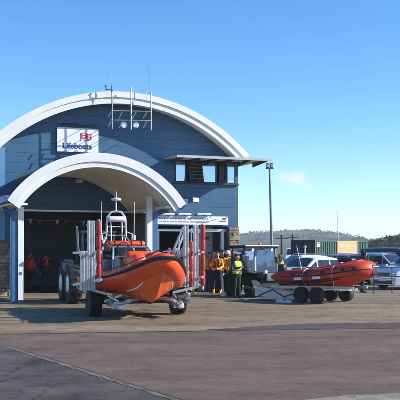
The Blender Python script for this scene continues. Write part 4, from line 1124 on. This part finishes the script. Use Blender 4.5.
        b.tube(pts, .014, DARK, 6, closed=True); b.build('belt', t)
    if vest:
        j = [(up_(-.07, 0, 1.02), up_(.07, 0, 1.02), .135, .135, vest), (up_(-.09, 0, 1.2), up_(.09, 0, 1.2), .137, .137, vest), (up_(-.10, 0, 1.32), up_(.10, 0, 1.32), .136, .136, vest), (up_(-.12, 0, 1.40), up_(.12, 0, 1.40), .095, .095, vest)]
        vo = capbody('hi_vis_vest', j, t, .014)
        b = MB()
        for z in (1.08, 1.2):
            pts = [up_(.235*math.sin(q), -.141*math.cos(q), z) for q in np.linspace(0, 2*math.pi, 26)[:-1]]
            b.tube(pts, .018, ALUW, 6, closed=True)
        b.build('reflective_band', vo)
    return t
A_HANG = None
A_BENT = (((-.06, -.04, -.27), (.05, -.22, -.38)), ((.06, -.04, -.27), (-.04, -.24, -.34)))
A_HIP = (((-.16, .06, -.24), (-.05, -.06, -.42)), ((.05, .02, -.28), (.04, -.05, -.53)))
A_REACH = (((-.05, -.16, -.22), (-.02, -.42, -.16)), ((.05, -.14, -.24), (.03, -.38, -.25)))
A_CARRY = (((-.05, .02, -.28), (-.05, -.03, -.53)), ((.07, -.03, -.27), (-.02, -.22, -.30)))
P = person
def g2(px, py): return gr(px, py)
P('crew member in yellow drysuit, red lifejacket and yellow boots by the stone pier', g2(217.5, 293.5), R(-20), torso=YEL, arms=YEL, legs=BLK, boots=OCHRE, jacket=REDJ, armpose=A_BENT, legpose='wide', s=.98, headturn=R(35))
P('crew member in white helmet and red lifejacket standing beside the black tractor', g2(227.5, 293), R(30), torso=YEL, arms=REDJ, legs=BLK, boots=BLK, head='helmet', jacket=REDJ, armpose=A_CARRY, s=1.0)
P('person in yellow green hi vis vest half hidden behind the red fender post', g2(209.5, 292), R(10), torso=NAVY, legs=NAVY, vest=HIVIS, armpose=A_HANG, s=.97)
P('crew member with bare head in yellow top between the helmeted one and the tractor', g2(233.2, 294.2), R(-25), torso=YEL, arms=YEL, legs=BLK, boots=BLK, armpose=A_BENT, s=1.0)
P('person in hi vis vest and dark trousers standing against the tractor cab', g2(237, 298.0), R(40), torso=NAVY, legs=BLK, vest=HIVIS, head='hair', armpose=A_REACH, s=.93)
P('crew member in yellow trousers and boots behind the silver guide frame', g2(190, 293.5), R(15), torso=BLK, arms=REDJ, legs=YEL, boots=OCHRE, armpose=A_REACH, lean=.3, s=.92, legpose='wide')
P('person in red jacket standing in the dark doorway beside the left column', gr(29, 292.9), R(150), torso=REDJ, arms=REDJ, legs=BLK, armpose=A_BENT, s=1.0)
P('person in dark suit with red lifejacket deeper inside the dark doorway', gr(46, 292.6), R(-160), torso=BLK, arms=BLK, legs=BLK, jacket=REDJ, armpose=A_HIP, s=1.0)
P('person in yellow hood and hi vis vest behind the tractor and ramp', gr(280.5, 291.5), R(-80), torso=HIVIS, arms=YEL, legs=NAVY, vest=HIVIS, head='hair', armpose=A_REACH, s=.93)
P('person in navy clothing standing behind the glazed tractor cab', gr(262, 289.5), R(20), torso=NAVY, arms=NAVY, legs=NAVY, head='cap', armpose=A_BENT, s=1.02)
P('person in grey coat behind the tractor next to the one in navy', gr(271.5, 289), R(-30), torso=GRYC, arms=GRYC, legs=NAVY, head='hair', armpose=A_BENT, s=1.03)
P('person in black hooded coat standing behind the bow of the small red boat', gr(362, 292.5), R(100), torso=BLK, arms=BLK, legs=BLK, head='hood', hood=BLK, armpose=A_REACH, lean=.12, s=1.0)
P('person in dark jacket on the driver side of the black tractor', gr(254.5, 289.5), R(-60), torso=NAVY, arms=BLK, legs=BLK, head='hair', armpose=A_BENT, s=.99)

P('crew member in black drysuit behind the yellow and red one at the stone pier', g2(222.6, 293.0), R(5), torso=BLK, arms=YEL, legs=BLK, boots=BLK, head='cap', armpose=A_HIP, s=1.03)
P('person in red jacket between the hi vis vest and the one in yellow boots', g2(213.2, 292.9), R(40), torso=REDJ, legs=NAVY, head='hair', armpose=A_BENT, s=.98)
# white helmet carried / on the ground by the crew
o = MB(); o.lathe([(.12, 0), (.13, .05), (.115, .12), (.07, .17), (.01, .19)], (0, 0, 0), (0, 0, 1), HELM, 18)
hb = o.build('helmet', smooth=50); hb.location = gr(223.5, 296, 0)+Vector((0, 0, 0)); tag(hb, 'white helmet on the ground between the two crew in red lifejackets', 'helmet')
# kit on the ground : white cloth and a black kit bag
def cloth(name, c, w_, d_, h_, m, seed, label, cat):
    rr_ = random.Random(seed); n_ = 14; vs = []; fs = []
    for i in range(n_+1):
        for j in range(n_+1):
            u = i/n_-.5; v = j/n_-.5; e = max(0, 1-(abs(u*2)**2.5+abs(v*2)**2.5))**.5
            vs.append((u*w_*(1+.12*math.sin(j*1.3)), v*d_*(1+.15*math.sin(i*.9)), h_*e*(.55+.45*math.sin(i*1.1+seed)*math.cos(j*1.4))+.004))
    for i in range(n_):
        for j in range(n_): a_ = i*(n_+1)+j; fs.append((a_, a_+1, a_+n_+2, a_+n_+1))
    b = MB(); b.add(vs, fs, m); o = b.build(name, smooth=60); o.location = c
    so = o.modifiers.new('s', 'SOLIDIFY'); so.thickness = .008
    return tag(o, label, cat)
cloth('crumpled_cloth', gr(281, 302), .34, .6, .14, WHITEP, 3, 'left of two crumpled white cloths on the ground before the ramp', 'cloth')
cloth('crumpled_cloth', gr(288, 302.5), .26, .5, .12, WHITEP, 5, 'smaller right hand crumpled white cloth near the trolley wheel', 'cloth')

# ------------------------------------------------------------------ cars
def car(label, loc, face, paint, L=4.2, W=1.75, Hh=1.5, kind='hatch', rails=False, glass=GLASS, front=True, wheelr=.32):
    """local forward = +X"""
    t = thing('parked_car', label, 'car', loc, face, 'cars parked beyond the boats')
    hl = L/2
    if kind == 'hatch':
        X = [-hl, -hl+.06, -hl+.25, -hl+.62, -.95, -.2, .25, .95, 1.35, hl-.35, hl-.08, hl]
        top = [.62, .88, 1.05, Hh-.10, Hh-.01, Hh, Hh-.03, 1.0, .93, .82, .68, .52]
        belt = [.60, .86, .93, .96, .95, .93, .92, .92, .90, .80, .66, .50]
    elif kind == 'suv':
        X = [-hl, -hl+.05, -hl+.16, -hl+.42, -1.0, -.2, .2, .78, 1.15, hl-.30, hl-.06, hl]
        top = [.70, .98, 1.12, Hh-.05, Hh, Hh, Hh-.03, 1.12, 1.05, .97, .84, .60]
        belt = [.68, .96, 1.04, 1.05, 1.04, 1.03, 1.03, 1.05, 1.02, .95, .82, .58]
    else:
        X = [-hl, -hl+.03, -hl+.08, -hl+.25, -1.0, 0, .55, 1.15, 1.45, hl-.3, hl-.06, hl]
        top = [.7, 1.1, 1.5, Hh-.03, Hh, Hh-.01, Hh-.06, 1.22, 1.10, 1.0, .85, .60]
        belt = [.68, 1.08, 1.12, 1.12, 1.12, 1.10, 1.10, 1.12, 1.06, .98, .83, .58]
    hwid = W/2
    axf, axr = hl-.78, -hl+.76
    XX = sorted(set([round(x, 3) for x in list(np.linspace(-hl, hl, 60))+X]))
    def ring(x):
        tz = float(np.interp(x, X, top)); bz = float(np.interp(x, X, belt)); 
        e = 1-.10*max(0, (abs(x)-hl+.5)/.5)**2; wb = hwid*e
        zb_ = .22
        for a_ in (axf, axr):
            q = abs(x-a_)
            if q < wheelr+.07: zb_ = max(zb_, wheelr+math.sqrt((wheelr+.07)**2-q*q))
        gh = max(0, tz-bz); wt = wb*(1-.20*min(1, gh/.5)) if gh > .06 else wb*.86
        zb_ = min(zb_, bz-.1)
        mid = (max(.25, .22)+bz)/2+.05
        pts = [(wb*.93, zb_), (wb*.99, max(zb_+.01, mid-.12)), (wb, max(zb_+.02, mid)), (wb*.985, max(zb_+.03, bz-.03)), (wb*.95, bz+.0), (wt+(wb*.95-wt)*.12 if gh > .06 else wb*.9, tz-.06 if gh > .06 else tz-.01), (wt*.93, tz-.012), (wt*.5, tz+.012), (0, tz+.02)]
        r = [Vector((x, y, z)) for y, z in pts]
        return r+[Vector((p.x, -p.y, p.z)) for p in reversed(r[:-1])]
    rg = [ring(x) for x in XX]
    b = MB(); b.loft(rg, paint, closed=False, cap=False)
    b.add(rg[0], [tuple(range(len(rg[0])))], paint); b.add(rg[-1], [tuple(range(len(rg[0])))], paint)
    b.build('body', t, smooth=35)
    # underside
    b = MB(); b.box((0, 0, .28), (L-.3, W-.25, .12), DARK); 
    for a_ in (axf, axr): b.box((a_, 0, .55), (wheelr*2+.1, W-.5, .5), DARK)
    b.build('underbody', t)
    # side glass: polygons offset outwards
    roof0 = [x for x, tz, bz in zip(X, top, belt) if tz-bz > .3]
    gx0_, gx1_ = min(roof0), max(roof0)
    def gpt(x, f, sd, off=.012):
        r = ring(x); a_ = r[4]; c_ = r[5]; p = a_.lerp(c_, f); return Vector((p.x, sd*(p.y+off), p.z))
    fr_ = X[7]
    spans = [(gx0_+.10, -.62), (-.55, .22), (.29, fr_-.10)] if kind != 'van' else [(-hl+.3, -.7), (-.62, .22), (.3, fr_-.12)]
    for sd in (-1, 1):
        for xa_, xb_ in spans:
            if xb_-xa_ < .12: continue
            n_ = 6; vs = []
            for i in range(n_+1):
                x = xa_+(xb_-xa_)*i/n_; tz = float(np.interp(x, X, top)); bz = float(np.interp(x, X, belt))
                f1 = .90 if tz-bz > .16 else .5
                vs += [gpt(x, .10, sd), gpt(x, f1, sd)]
            g = MB(); g.add(vs, [(2*i, 2*i+2, 2*i+3, 2*i+1) for i in range(n_)], glass); g.build('side_window', t)
    # windscreens
    def screen(xa_, xb_, nm):
        n_ = 6; vs = []
        for i in range(n_+1):
            x = xa_+(xb_-xa_)*i/n_; r = ring(x); yy = r[6].y*.93; z = r[6].z; d_ = .02
            sx = 1 if xb_ > 0 else -1
            vs += [Vector((x+sx*d_, -yy, z+d_)), Vector((x+sx*d_, -yy*.5, z+d_+.02)), Vector((x+sx*d_, yy*.5, z+d_+.02)), Vector((x+sx*d_, yy, z+d_))]
        g = MB(); g.add(vs, [(4*i+k_, 4*i+k_+1, 4*i+k_+5, 4*i+k_+4) for i in range(n_) for k_ in range(3)], glass); g.build(nm, t, smooth=40)
    screen(X[6]+.06, X[7]-.05, 'windscreen'); screen(X[2]+.02, X[3]-.05, 'rear_window')
    for a_ in (axf, axr):
        for sd in (-1, 1): wheel(t, (a_, sd*(hwid-.12), wheelr), (0, 1, 0), wheelr, .2, rim=ALU, hub=.66, lug=False)
    for sd in (-1, 1):
        bz = float(np.interp(hl-.12, X, belt))
        g = MB(); g.rbox((hl-.14, sd*(hwid*.70), bz-.10), (.24, hwid*.40, .15), LENS, .05); g.build('headlight', t, smooth=40)
        g = MB(); g.rbox((-hl+.05, sd*(hwid*.80), .82), (.12, .2, .26), RLENS, .03); g.build('tail_light', t, smooth=40)
        g = MB(); g.rbox((fr_-.18, sd*(hwid+.09), 1.02 if kind != 'hatch' else .98), (.12, .2, .14), paint, .04); g.build('mirror', t, smooth=40)
        g = MB(); g.rbox((.12, sd*(hwid+.0), .80), (.16, .02, .03), DARK, .005); g.build('door_handle', t)
    bz = float(np.interp(hl-.1, X, belt))
    g = MB(); g.rbox((hl-.03, 0, bz-.14), (.06, W*.42, .15), DARK, .02); g.rbox((hl-.01, 0, .34), (.06, W*.62, .14), DARK, .03); g.build('grille', t)
    g = MB(); g.rbox((hl-.02, 0, .47), (.10, W*.90, .13), paint, .05); g.build('bumper', t, smooth=40)
    g = MB(); g.rbox((-hl+.02, 0, .48), (.10, W*.90, .16), paint, .05); g.build('bumper', t, smooth=40)
    g = MB(); g.box((hl+.035, 0, .46), (.012, .50, .11), WHITEP); g.build('number_plate', t)
    g = MB(); g.box((-hl-.035, 0, .52), (.012, .50, .11), mat('plate_yellow', (.7, .55, .05), .5)); g.build('number_plate', t)
    if rails:
        g = MB()
        for sd in (-1, 1): g.tube([(-1.3, sd*hwid*.68, Hh-.01), (-1.2, sd*hwid*.68, Hh+.06), (.1, sd*hwid*.68, Hh+.06), (.2, sd*hwid*.68, Hh-.01)], .018, ALU, 6)
        g.build('roof_rail', t)
    return t
WCAR = mat('white_car_paint', (.78, .80, .84), .25, var=.02, coat=.6, scale=1)
SCAR = mat('silver_car_paint', (.42, .47, .55), .28, .5, var=.03, coat=.6, scale=1)
PCAR = mat('pale_blue_car_paint', (.50, .58, .70), .26, .3, var=.03, coat=.6, scale=1)
BCAR = mat('dark_blue_car_paint', (.02, .05, .12), .25, .3, var=.03, coat=.6, scale=1)
GCAR = mat('grey_car_paint', (.28, .30, .32), .28, .4, var=.03, coat=.6, scale=1)
car('white hatchback parked just behind the stern of the small red boat', at(309, 41.5, z=0), R(-140), WCAR, 4.1, 1.72, 1.47)
car('white estate car parked beyond the nearer white hatchback', at(300, 51, z=0), R(-160), WCAR, 4.3, 1.75, 1.52, rails=True)
car('silver estate style off road car facing right, behind the white one at the barrier', at(386, 47.5, z=0), R(-42), SCAR, 4.5, 1.82, 1.62, 'suv', rails=True)
c_ = at(382, 40.8, z=0); car('white off road car facing left toward the small boat, behind the barrier rail', c_+Vector((1.9, 1.15, 0)), R(-148), PCAR, 4.4, 1.85, 1.70, 'suv')
car('dark blue people carrier behind the pale silver off road car', at(399, 52, z=0), R(-40), BCAR, 4.7, 1.9, 1.92, 'van')
car('grey car between the orange hoarding and the pale silver off road car', at(349, 54, z=0), R(-20), GCAR, 4.3, 1.75, 1.54, rails=True)
# van by the hill
car('white panel van seen far off beyond the tractor, left of the container', at(293, 100, z=0), R(-95), WCAR, 4.6, 1.8, 2.0, 'van')

# barrier rail at right
BR = thing('barrier_rail', 'black tubular barrier rail in front of the pale silver car', 'barrier', at(392, 37.5, z=0), R(4))
b = MB(); b.tube([(-.78, 0, 1.08), (1.6, 0, 1.08)], .018, DARK, 8); b.tube([(-.78, 0, .72), (1.6, .0, .66)], .016, DARK, 8); b.build('rail', BR)
for x in (-.78, 0, 1.6):
    b = MB(); b.tube([(x, 0, 0), (x, 0, 1.08)], .018, DARK, 8); b.lathe([(.08, 0), (.08, .02)], (x, 0, 0), (0, 0, 1), DARK, 12); b.build('post', BR)

# ------------------------------------------------------------------ containers, hoarding, posts
GRN = mat('green_container', (.028, .085, .062), .6, var=.2, scale=1.5, bump=.1)
GRN_SHADE = mat('shaded_container_end', (.006, .012, .012), .6, var=.2, scale=1.5)  # shade on the end away from the sun, put into the colour
def container(label, p, yaw, L=6.06, W=2.44, Hh=2.59, m=GRN):
    t = thing('shipping_container', label, 'container', p, yaw)   # origin at front-left corner, +x along the side facing us, +y away
    b = MB()
    n_ = 30; per = L/n_; prof = []
    for i in range(n_):
        x = i*per; prof += [(x, .0), (x+per*.35, .0), (x+per*.5, .045), (x+per*.85, .045)]
    prof.append((L, 0))
    for y0_, sg in ((.02, 1), (W-.02, -1)):
        vs = []
        for x, d_ in prof: vs += [(x, y0_+sg*d_, .12), (x, y0_+sg*d_, Hh-.1)]
        b.add(vs, [(2*i, 2*i+2, 2*i+3, 2*i+1) for i in range(len(prof)-1)], m)
    b.box((L/2, W/2, Hh-.04), (L-.1, W-.1, .05), m); b.box((L-.04, W/2, Hh/2), (.05, W-.1, Hh-.2), m); b.build('side_panel', t)
    b = MB()
    for x in (.06, L-.06):
        for y in (.06, W-.06): b.box((x, y, Hh/2), (.14, .14, Hh), m)
    for z in (.08, Hh-.06):
        for y in (.055, W-.055): b.box((L/2, y, z), (L-.26, .10, .14), m)
        for x in (.055, L-.055): b.box((x, W/2, z), (.10, W-.26, .14), m)
    b.build('frame', t)
    b = MB(); b.box((-.004, W/2, Hh-.06), (.03, W, .12), GRN_SHADE); b.box((-.004, .07, Hh/2), (.03, .12, Hh-.26), GRN_SHADE); b.box((-.004, W-.07, Hh/2), (.03, .12, Hh-.26), GRN_SHADE); b.build('end_shade_strip', t)  # dark strips over the end frame, coloured to read as shade
    for y in (W*.25, W*.75):
        b = MB(); b.box((.05, y, Hh/2), (.05, W/2-.14, Hh-.3), GRN_SHADE)
        for yy in (y-.3, y+.3): b.tube([(.0, yy, .2), (.0, yy, Hh-.2)], .02, GRN_SHADE, 6)
        b.build('door', t)
    return t
pc = at(315, 70, z=0)
container('green corrugated shipping container with dark end behind the cars', pc, R(44), L=7.0)
def panel_on(px0, px1, py0, py1, d, label, cat, name, mats_, txt=None):
    c_ = at((px0+px1)/2, d, (py0+py1)/2); w_ = (px1-px0)/F*d; h_ = (py1-py0)/F*d
    t = thing(name, label, cat, c_, 0); b = MB(); b.box((0, 0, 0), (w_, .06, h_), mats_)
    return t, b, w_, h_
OSG = mat('orange_hoarding', (.80, .40, .19), .6, var=.12, scale=1.5)
CRM = mat('cream_print', (.85, .74, .60), .6, var=.06)
t, b, w_, h_ = panel_on(334.5, 356.5, 241, 258.5, 66, 'orange and cream advertising hoarding in front of the green container', 'hoarding', 'advertising_hoarding', OSG)
rr = random.Random(9)
for z_, n_, hh_ in ((.22, 7, .16), (-.20, 5, .14)):
    for i in range(n_): b.rbox(((i-n_/2+.5)*w_*.11, -.034, z_*h_*1.0), (w_*.08*rr.uniform(.6, 1.1), .008, h_*hh_*rr.uniform(.7, 1)), CRM, .004)
b.build('panel', t)
t.rotation_euler.z = R(32); t.scale.x = 1.18; t.location.y -= .8
b = MB()
for sx in (-1, 1): b.box((sx*w_*.42, .08, -t.location.z/2-.0), (.1, .1, t.location.z+h_*.8), GREY)
b.build('post', t)
t, b, w_, h_ = panel_on(315.5, 320, 242.5, 247, 69, 'small white notice with red print on the green container', 'notice', 'notice_board', WHITEP)
b.box((0, -.034, .08), (w_*.7, .008, h_*.2), RLT); b.build('panel', t)
t.rotation_euler.z = R(40); t.location.y -= .3
# lamp post
LP = thing('flood_lamp_post', 'tall grey pole with twin floodlights beside the boathouse', 'lamp post', at(273, 46, z=0), 0)
top_ = at(269.6, 46, 168)-LP.location
b = MB(); b.tube([(0, 0, 0), top_*.5, top_], [.085, .07, .055], mat('pole_grey', (.22, .24, .27), .5, .4), 12); b.lathe([(.16, 0), (.16, .03)], (0, 0, 0), (0, 0, 1), GREY, 12); b.build('pole', LP, smooth=40)
for sx in (-1, 1):
    b = MB(); b.rbox(top_+Vector((sx*.10, -.05, .13)), (.17, .22, .24), GREY, .03); b.rbox(top_+Vector((sx*.10, -.17, .11)), (.13, .02, .17), LENS, .01); b.build('lamp_head', LP)
b = MB(); b.bar(top_+Vector((-.2, 0, -.02)), top_+Vector((.2, 0, -.02)), .05, .05, GREY); b.build('cross_arm', LP)
def pole(name, label, px, d, pt, r=.05, lean=0, arms_=False, cat='pole'):
    p = at(px, d, z=0); zt_ = CH-(pt-HZ)*d/F; t = thing(name, label, cat, p, 0)
    b = MB(); b.tube([(0, 0, 0), (lean, 0, zt_)], [r, r*.7], DARKM if not arms_ == 2 else ALUW, 8); b.build('shaft', t, smooth=40)
    b = MB()
    if arms_ == 1: b.bar((lean-.5, 0, zt_-.15), (lean+.5, 0, zt_-.15), .07, .07, DARKM); b.sphere((lean, 0, zt_+.05), .09, DARKM); b.build('cross_arm', t)
    else: b.sphere((lean, 0, zt_), r*1.6, ALUW); b.build('cap', t)
pole('mooring_pole', 'left of two dark poles against the hill behind the tractor', 281.5, 75, 236.5, .10, arms_=1)
pole('mooring_pole', 'right of two dark poles against the hill behind the tractor', 292.5, 75, 236, .10, arms_=1)
pole('flagpole', 'thin pale mast leaning slightly above the orange hoarding', 340, 80, 212, .035, -.25, 2, 'mast')
pole('marker_post', 'short pale post standing beside the green container near the white van', 305, 66, 247, .07, 0, 2)

# ------------------------------------------------------------------ hills, trees
HILL = ground_mat('hill_field', (.032, .048, .026), (.052, .066, .036), (.085, .085, .05), .012, (1, 1, 1), .15, .95, .2, stain=.6)
HILB = ground_mat('hill_scrub', (.035, .035, .02), (.06, .05, .03), (.10, .075, .045), .12, (1, 1, 1), 1.5, .95, .4, stain=.5)
def hill(name, pts, d0, d1, m, nseg=120, rough=.6, seed=1, back=1.4):
    """pts: (px,py) ridge line at distance d1; slope starts at d0"""
    rr_ = random.Random(seed); PX = [p[0] for p in pts]; PY = [p[1] for p in pts]
    rows = []
    NR = 14
    ph = [rr_.uniform(0, 6.28) for _ in range(8)]
    for j in range(NR+1+4):
        f = j/NR; row = []
        for i in range(nseg+1):
            px = PX[0]+(PX[-1]-PX[0])*i/nseg; rz_ = max(0, CH-(float(np.interp(px, PX, PY))-HZ)*d1/F)
            x1 = (px-200)/F*d1
            if f <= 1:
                y = d0+(d1-d0)*f; z = rz_*math.sin(f*math.pi/2)**1.3
            else:
                q = (j-NR)/4; y = d1+(d1-d0)*back*q; z = rz_*(1-q)**1.2
            z += rough*z/10*sum(math.sin(x1*.004*(k_+1)*6.0/d1*1000+ph[k_]+j*.7*(k_ % 3))/(k_+2) for k_ in range(6))*(0 if abs(f-1) < .01 else 1)
            row.append(Vector((x1, y, z-.05)))
        rows.append(row)
    b = MB(); b.loft(rows, m, closed=False, cap=False)
    o = b.build(name, smooth=60, kind='structure', fixn=False); return o
hill('hills', [(-150, 243), (60, 240), (180, 236), (235, 234.5), (262, 233.5), (280, 232), (300, 231.8), (312, 234.3), (325, 238), (340, 243), (356, 247.5), (400, 249.3)], 700, 1500, HILL, seed=2)
hill('hills', [(355, 249.5), (366, 246), (375, 242), (385, 239), (400, 236.8), (440, 234), (520, 238)], 120, 230, HILB, seed=5)
LEAF = mat('foliage_dark', (.02, .03, .012), .9, var=.4, scale=1, col2=(.05, .06, .022))
LEAFB = mat('foliage_brown', (.03, .026, .014), .9, var=.4, scale=1, col2=(.085, .065, .035))
BARK = mat('bark', (.06, .045, .03), .9)
def clump(mb, c, rx, ry, rz_, n_, sz, m, rr_):
    for _ in range(n_):
        v = Vector((rr_.gauss(0, 1), rr_.gauss(0, 1), rr_.gauss(0, 1))).normalized()*rr_.uniform(.55, 1.08)
        p = Vector(c)+Vector((v.x*rx, v.y*ry, v.z*rz_)); q = Quaternion((rr_.uniform(-1, 1), rr_.uniform(-1, 1), rr_.uniform(-1, 1)), rr_.uniform(0, 6.28)) if False else Matrix.Rotation(rr_.uniform(0, 6.28), 3, Vector((rr_.uniform(-1, 1), rr_.uniform(-1, 1), rr_.uniform(-1, 1)+.01)).normalized())
        s_ = sz*rr_.uniform(.6, 1.4)
        mb.add([p+q@Vector((-s_, 0, 0)), p+q@Vector((0, -s_*.6, 0)), p+q@Vector((s_, 0, 0)), p+q@Vector((0, s_*.6, s_*.2))], [(0, 1, 2, 3)], m)
rr = random.Random(21)
tl = ['first', 'second', 'third', 'fourth', 'fifth', 'sixth', 'seventh', 'eighth', 'ninth']
for i, (px, hpx, wpx) in enumerate([(283.5, 3.0, 2.2), (286.2, 4.2, 2.6), (288.6, 2.6, 1.8), (291, 3.4, 2.4), (293.6, 2.2, 2.6), (296.2, 3.8, 2.4), (298.8, 3.0, 2.2), (301.5, 2.0, 2.4), (277, 1.6, 2.4)]):
    d = 1490+rr.uniform(-20, 20); k_ = d/F; base = at(px, d, 233.2); base.z -= 1.0
    if px > 300: base.z -= .8*k_
    t = thing('hilltop_tree', tl[i]+' tree from the left in the row on the far hilltop' if px > 280 else 'lone low tree on the far hilltop left of the tree row', 'tree', base, 0, 'trees on the far hilltop')
    h_ = hpx*k_; b = MB(); b.tube([(0, 0, 0), (.2, 0, h_*.3), (0, 0, h_*.8)], [.5, .35, .12], BARK, 6)
    for q in range(4): a_ = rr.uniform(0, 6.28); b.tube([(0, 0, h_*.35), (math.cos(a_)*wpx*k_*.3, math.sin(a_)*wpx*k_*.3, h_*.75)], [.25, .08], BARK, 5)
    b.build('trunk', t)
    b = MB()
    for q in range(7):
        clump(b, (rr.uniform(-.32, .32)*wpx*k_, rr.uniform(-.3, .3)*wpx*k_, h_*rr.uniform(.5, .95)), wpx*k_*.24, wpx*k_*.24, h_*.20, 60, .45, LEAF, rr)
    b.build('crown', t, fixn=False)
# scrub and woodland on the right hill and hedge lines on the far hill: uncountable masses
b = MB(); rr = random.Random(5)
PXh = [355, 366, 375, 385, 400, 440, 520]; PYh = [249.5, 246, 242, 239, 236.8, 234, 238]
for i in range(620):
    px = rr.uniform(364, 450); d = rr.uniform(140, 232); f = (d-120)/110; f = min(1, f)
    rz_ = max(0, CH-(float(np.interp(px, PXh, PYh))-HZ)*230/F)
    x = (px-200)/F*230; z = rz_*math.sin(f*math.pi/2)**1.3
    s_ = rr.uniform(.35, 1.0); clump(b, (x, d, z+s_*.35), s_*1.2, s_, s_*.7, 34, .22, LEAFB if rr.random() < .6 else LEAF, rr)
o = b.build('undergrowth', kind='stuff', fixn=False); tag(o, 'brown and green scrub covering the low hill on the right', 'undergrowth')
b = MB(); rr = random.Random(6)
for i in range(260):
    ln = rr.choice([0, 1, 2, 3]); px = rr.uniform(225, 345); f = [.35, .5, .68, .82][ln]+.05*math.sin(px*.08+ln*2)
    PXf = [180, 235, 262, 280, 300, 312, 325, 340, 356]; PYf = [236, 234.5, 233.5, 232, 231.8, 234.3, 238, 243, 247.5]
    rz_ = max(0, CH-(float(np.interp(px, PXf, PYf))-HZ)*1500/F); d = 700+800*f
    z = rz_*math.sin(f*math.pi/2)**1.3; x = (px-200)/F*1500
    s_ = rr.uniform(1.5, 4); clump(b, (x, d, z+s_*.3), s_*2.2, s_*1.2, s_*.7, 12, 1.4, LEAF, rr)
o = b.build('hedge', kind='stuff', fixn=False); tag(o, 'dark hedge lines crossing the distant hillside', 'hedges')

# ------------------------------------------------------------------ sky, sun
EL = R(28); AZ = math.atan2(1.0, -.03)     # to-sun direction (x, y)
sx_, sy_ = math.sin(AZ), math.cos(AZ)
world = bpy.data.worlds.new('World'); SC.world = world; world.use_nodes = True
N = world.node_tree.nodes; L = world.node_tree.links; bg = N['Background']
sky = N.new('ShaderNodeTexSky'); sky.sky_type = 'NISHITA'; sky.sun_disc = False; sky.sun_elevation = EL; sky.sun_rotation = AZ
sky.altitude = 2300; sky.air_density = 1.0; sky.dust_density = .2; sky.ozone_density = 3.0
bg.inputs['Strength'].default_value = .135
hs = N.new('ShaderNodeHueSaturation'); hs.inputs['Saturation'].default_value = 1.26; hs.inputs['Hue'].default_value = .500; L.new(sky.outputs[0], hs.inputs['Color'])
# one faint wisp of cloud in the sky, low on the right
tc = N.new('ShaderNodeTexCoord')
cd = Vector(((295-200)/F, 1, (HZ-180)/F)).normalized()
sub = N.new('ShaderNodeVectorMath'); sub.operation = 'SUBTRACT'; sub.inputs[1].default_value = cd
L.new(tc.outputs['Generated'], sub.inputs[0])
nz = N.new('ShaderNodeTexNoise'); nz.inputs['Scale'].default_value = 45; nz.inputs['Detail'].default_value = 6; nz.inputs['Roughness'].default_value = .6
L.new(tc.outputs['Generated'], nz.inputs['Vector'])
rt = N.new('ShaderNodeMapping'); rt.inputs['Rotation'].default_value = (0, R(-12), 0); L.new(sub.outputs[0], rt.inputs[0])
scl = N.new('ShaderNodeVectorMath'); scl.operation = 'MULTIPLY'; scl.inputs[1].default_value = (46, 46, 90); L.new(rt.outputs[0], scl.inputs[0])
ln = N.new('ShaderNodeVectorMath'); ln.operation = 'LENGTH'; L.new(scl.outputs[0], ln.inputs[0])
ad = N.new('ShaderNodeMath'); ad.operation = 'MULTIPLY_ADD'; ad.inputs[1].default_value = 2.4; L.new(nz.outputs['Fac'], ad.inputs[0]); L.new(ln.outputs['Value'], ad.inputs[2])
mr = N.new('ShaderNodeMapRange'); mr.interpolation_type = 'SMOOTHSTEP'; mr.inputs['From Min'].default_value = 2.15; mr.inputs['From Max'].default_value = .95; mr.inputs['To Min'].default_value = 0; mr.inputs['To Max'].default_value = .75
L.new(ad.outputs[0], mr.inputs[0])
mx = N.new('ShaderNodeMix'); mx.data_type = 'RGBA'; L.new(mr.outputs[0], mx.inputs[0]); L.new(hs.outputs[0], mx.inputs[6]); mx.inputs[7].default_value = (4.6, 4.6, 4.7, 1)
L.new(mx.outputs[2], bg.inputs['Color'])
sl = bpy.data.lights.new('sun', 'SUN'); sl.energy = 5.0; sl.angle = R(.5); sl.color = (1, .94, .84)
so = bpy.data.objects.new('sun', sl); COL.objects.link(so)
dirv = Vector((sx_*math.cos(EL), sy_*math.cos(EL), math.sin(EL)))
so.rotation_euler = dirv.to_track_quat('Z', 'Y').to_euler(); so.location = dirv*100

# haze
HZM = bpy.data.materials.new('haze'); HZM.use_nodes = True; n_ = HZM.node_tree.nodes; n_.clear()
om = n_.new('ShaderNodeOutputMaterial'); pv = n_.new('ShaderNodeVolumePrincipled'); pv.inputs['Density'].default_value = .00030; pv.inputs['Color'].default_value = (.86, .92, 1, 1); pv.inputs['Anisotropy'].default_value = .1
HZM.node_tree.links.new(pv.outputs[0], om.inputs['Volume'])
b = MB(); b.box((0, 1250, 27), (3400, 2600, 66), HZM); hz = b.build('haze', kind='stuff')
tag(hz, 'thin pale haze in the air over the far hills', 'haze')

vs = SC.view_settings; vs.view_transform = 'Standard'; vs.look = 'None'; vs.exposure = .75; vs.gamma = 1; vs.use_curve_mapping = False
SC.cycles.max_bounces = 6; SC.cycles.volume_bounces = 0; SC.cycles.transparent_max_bounces = 6
SC.cycles.use_denoising = True; SC.cycles.use_adaptive_sampling = True; SC.cycles.adaptive_threshold = .02
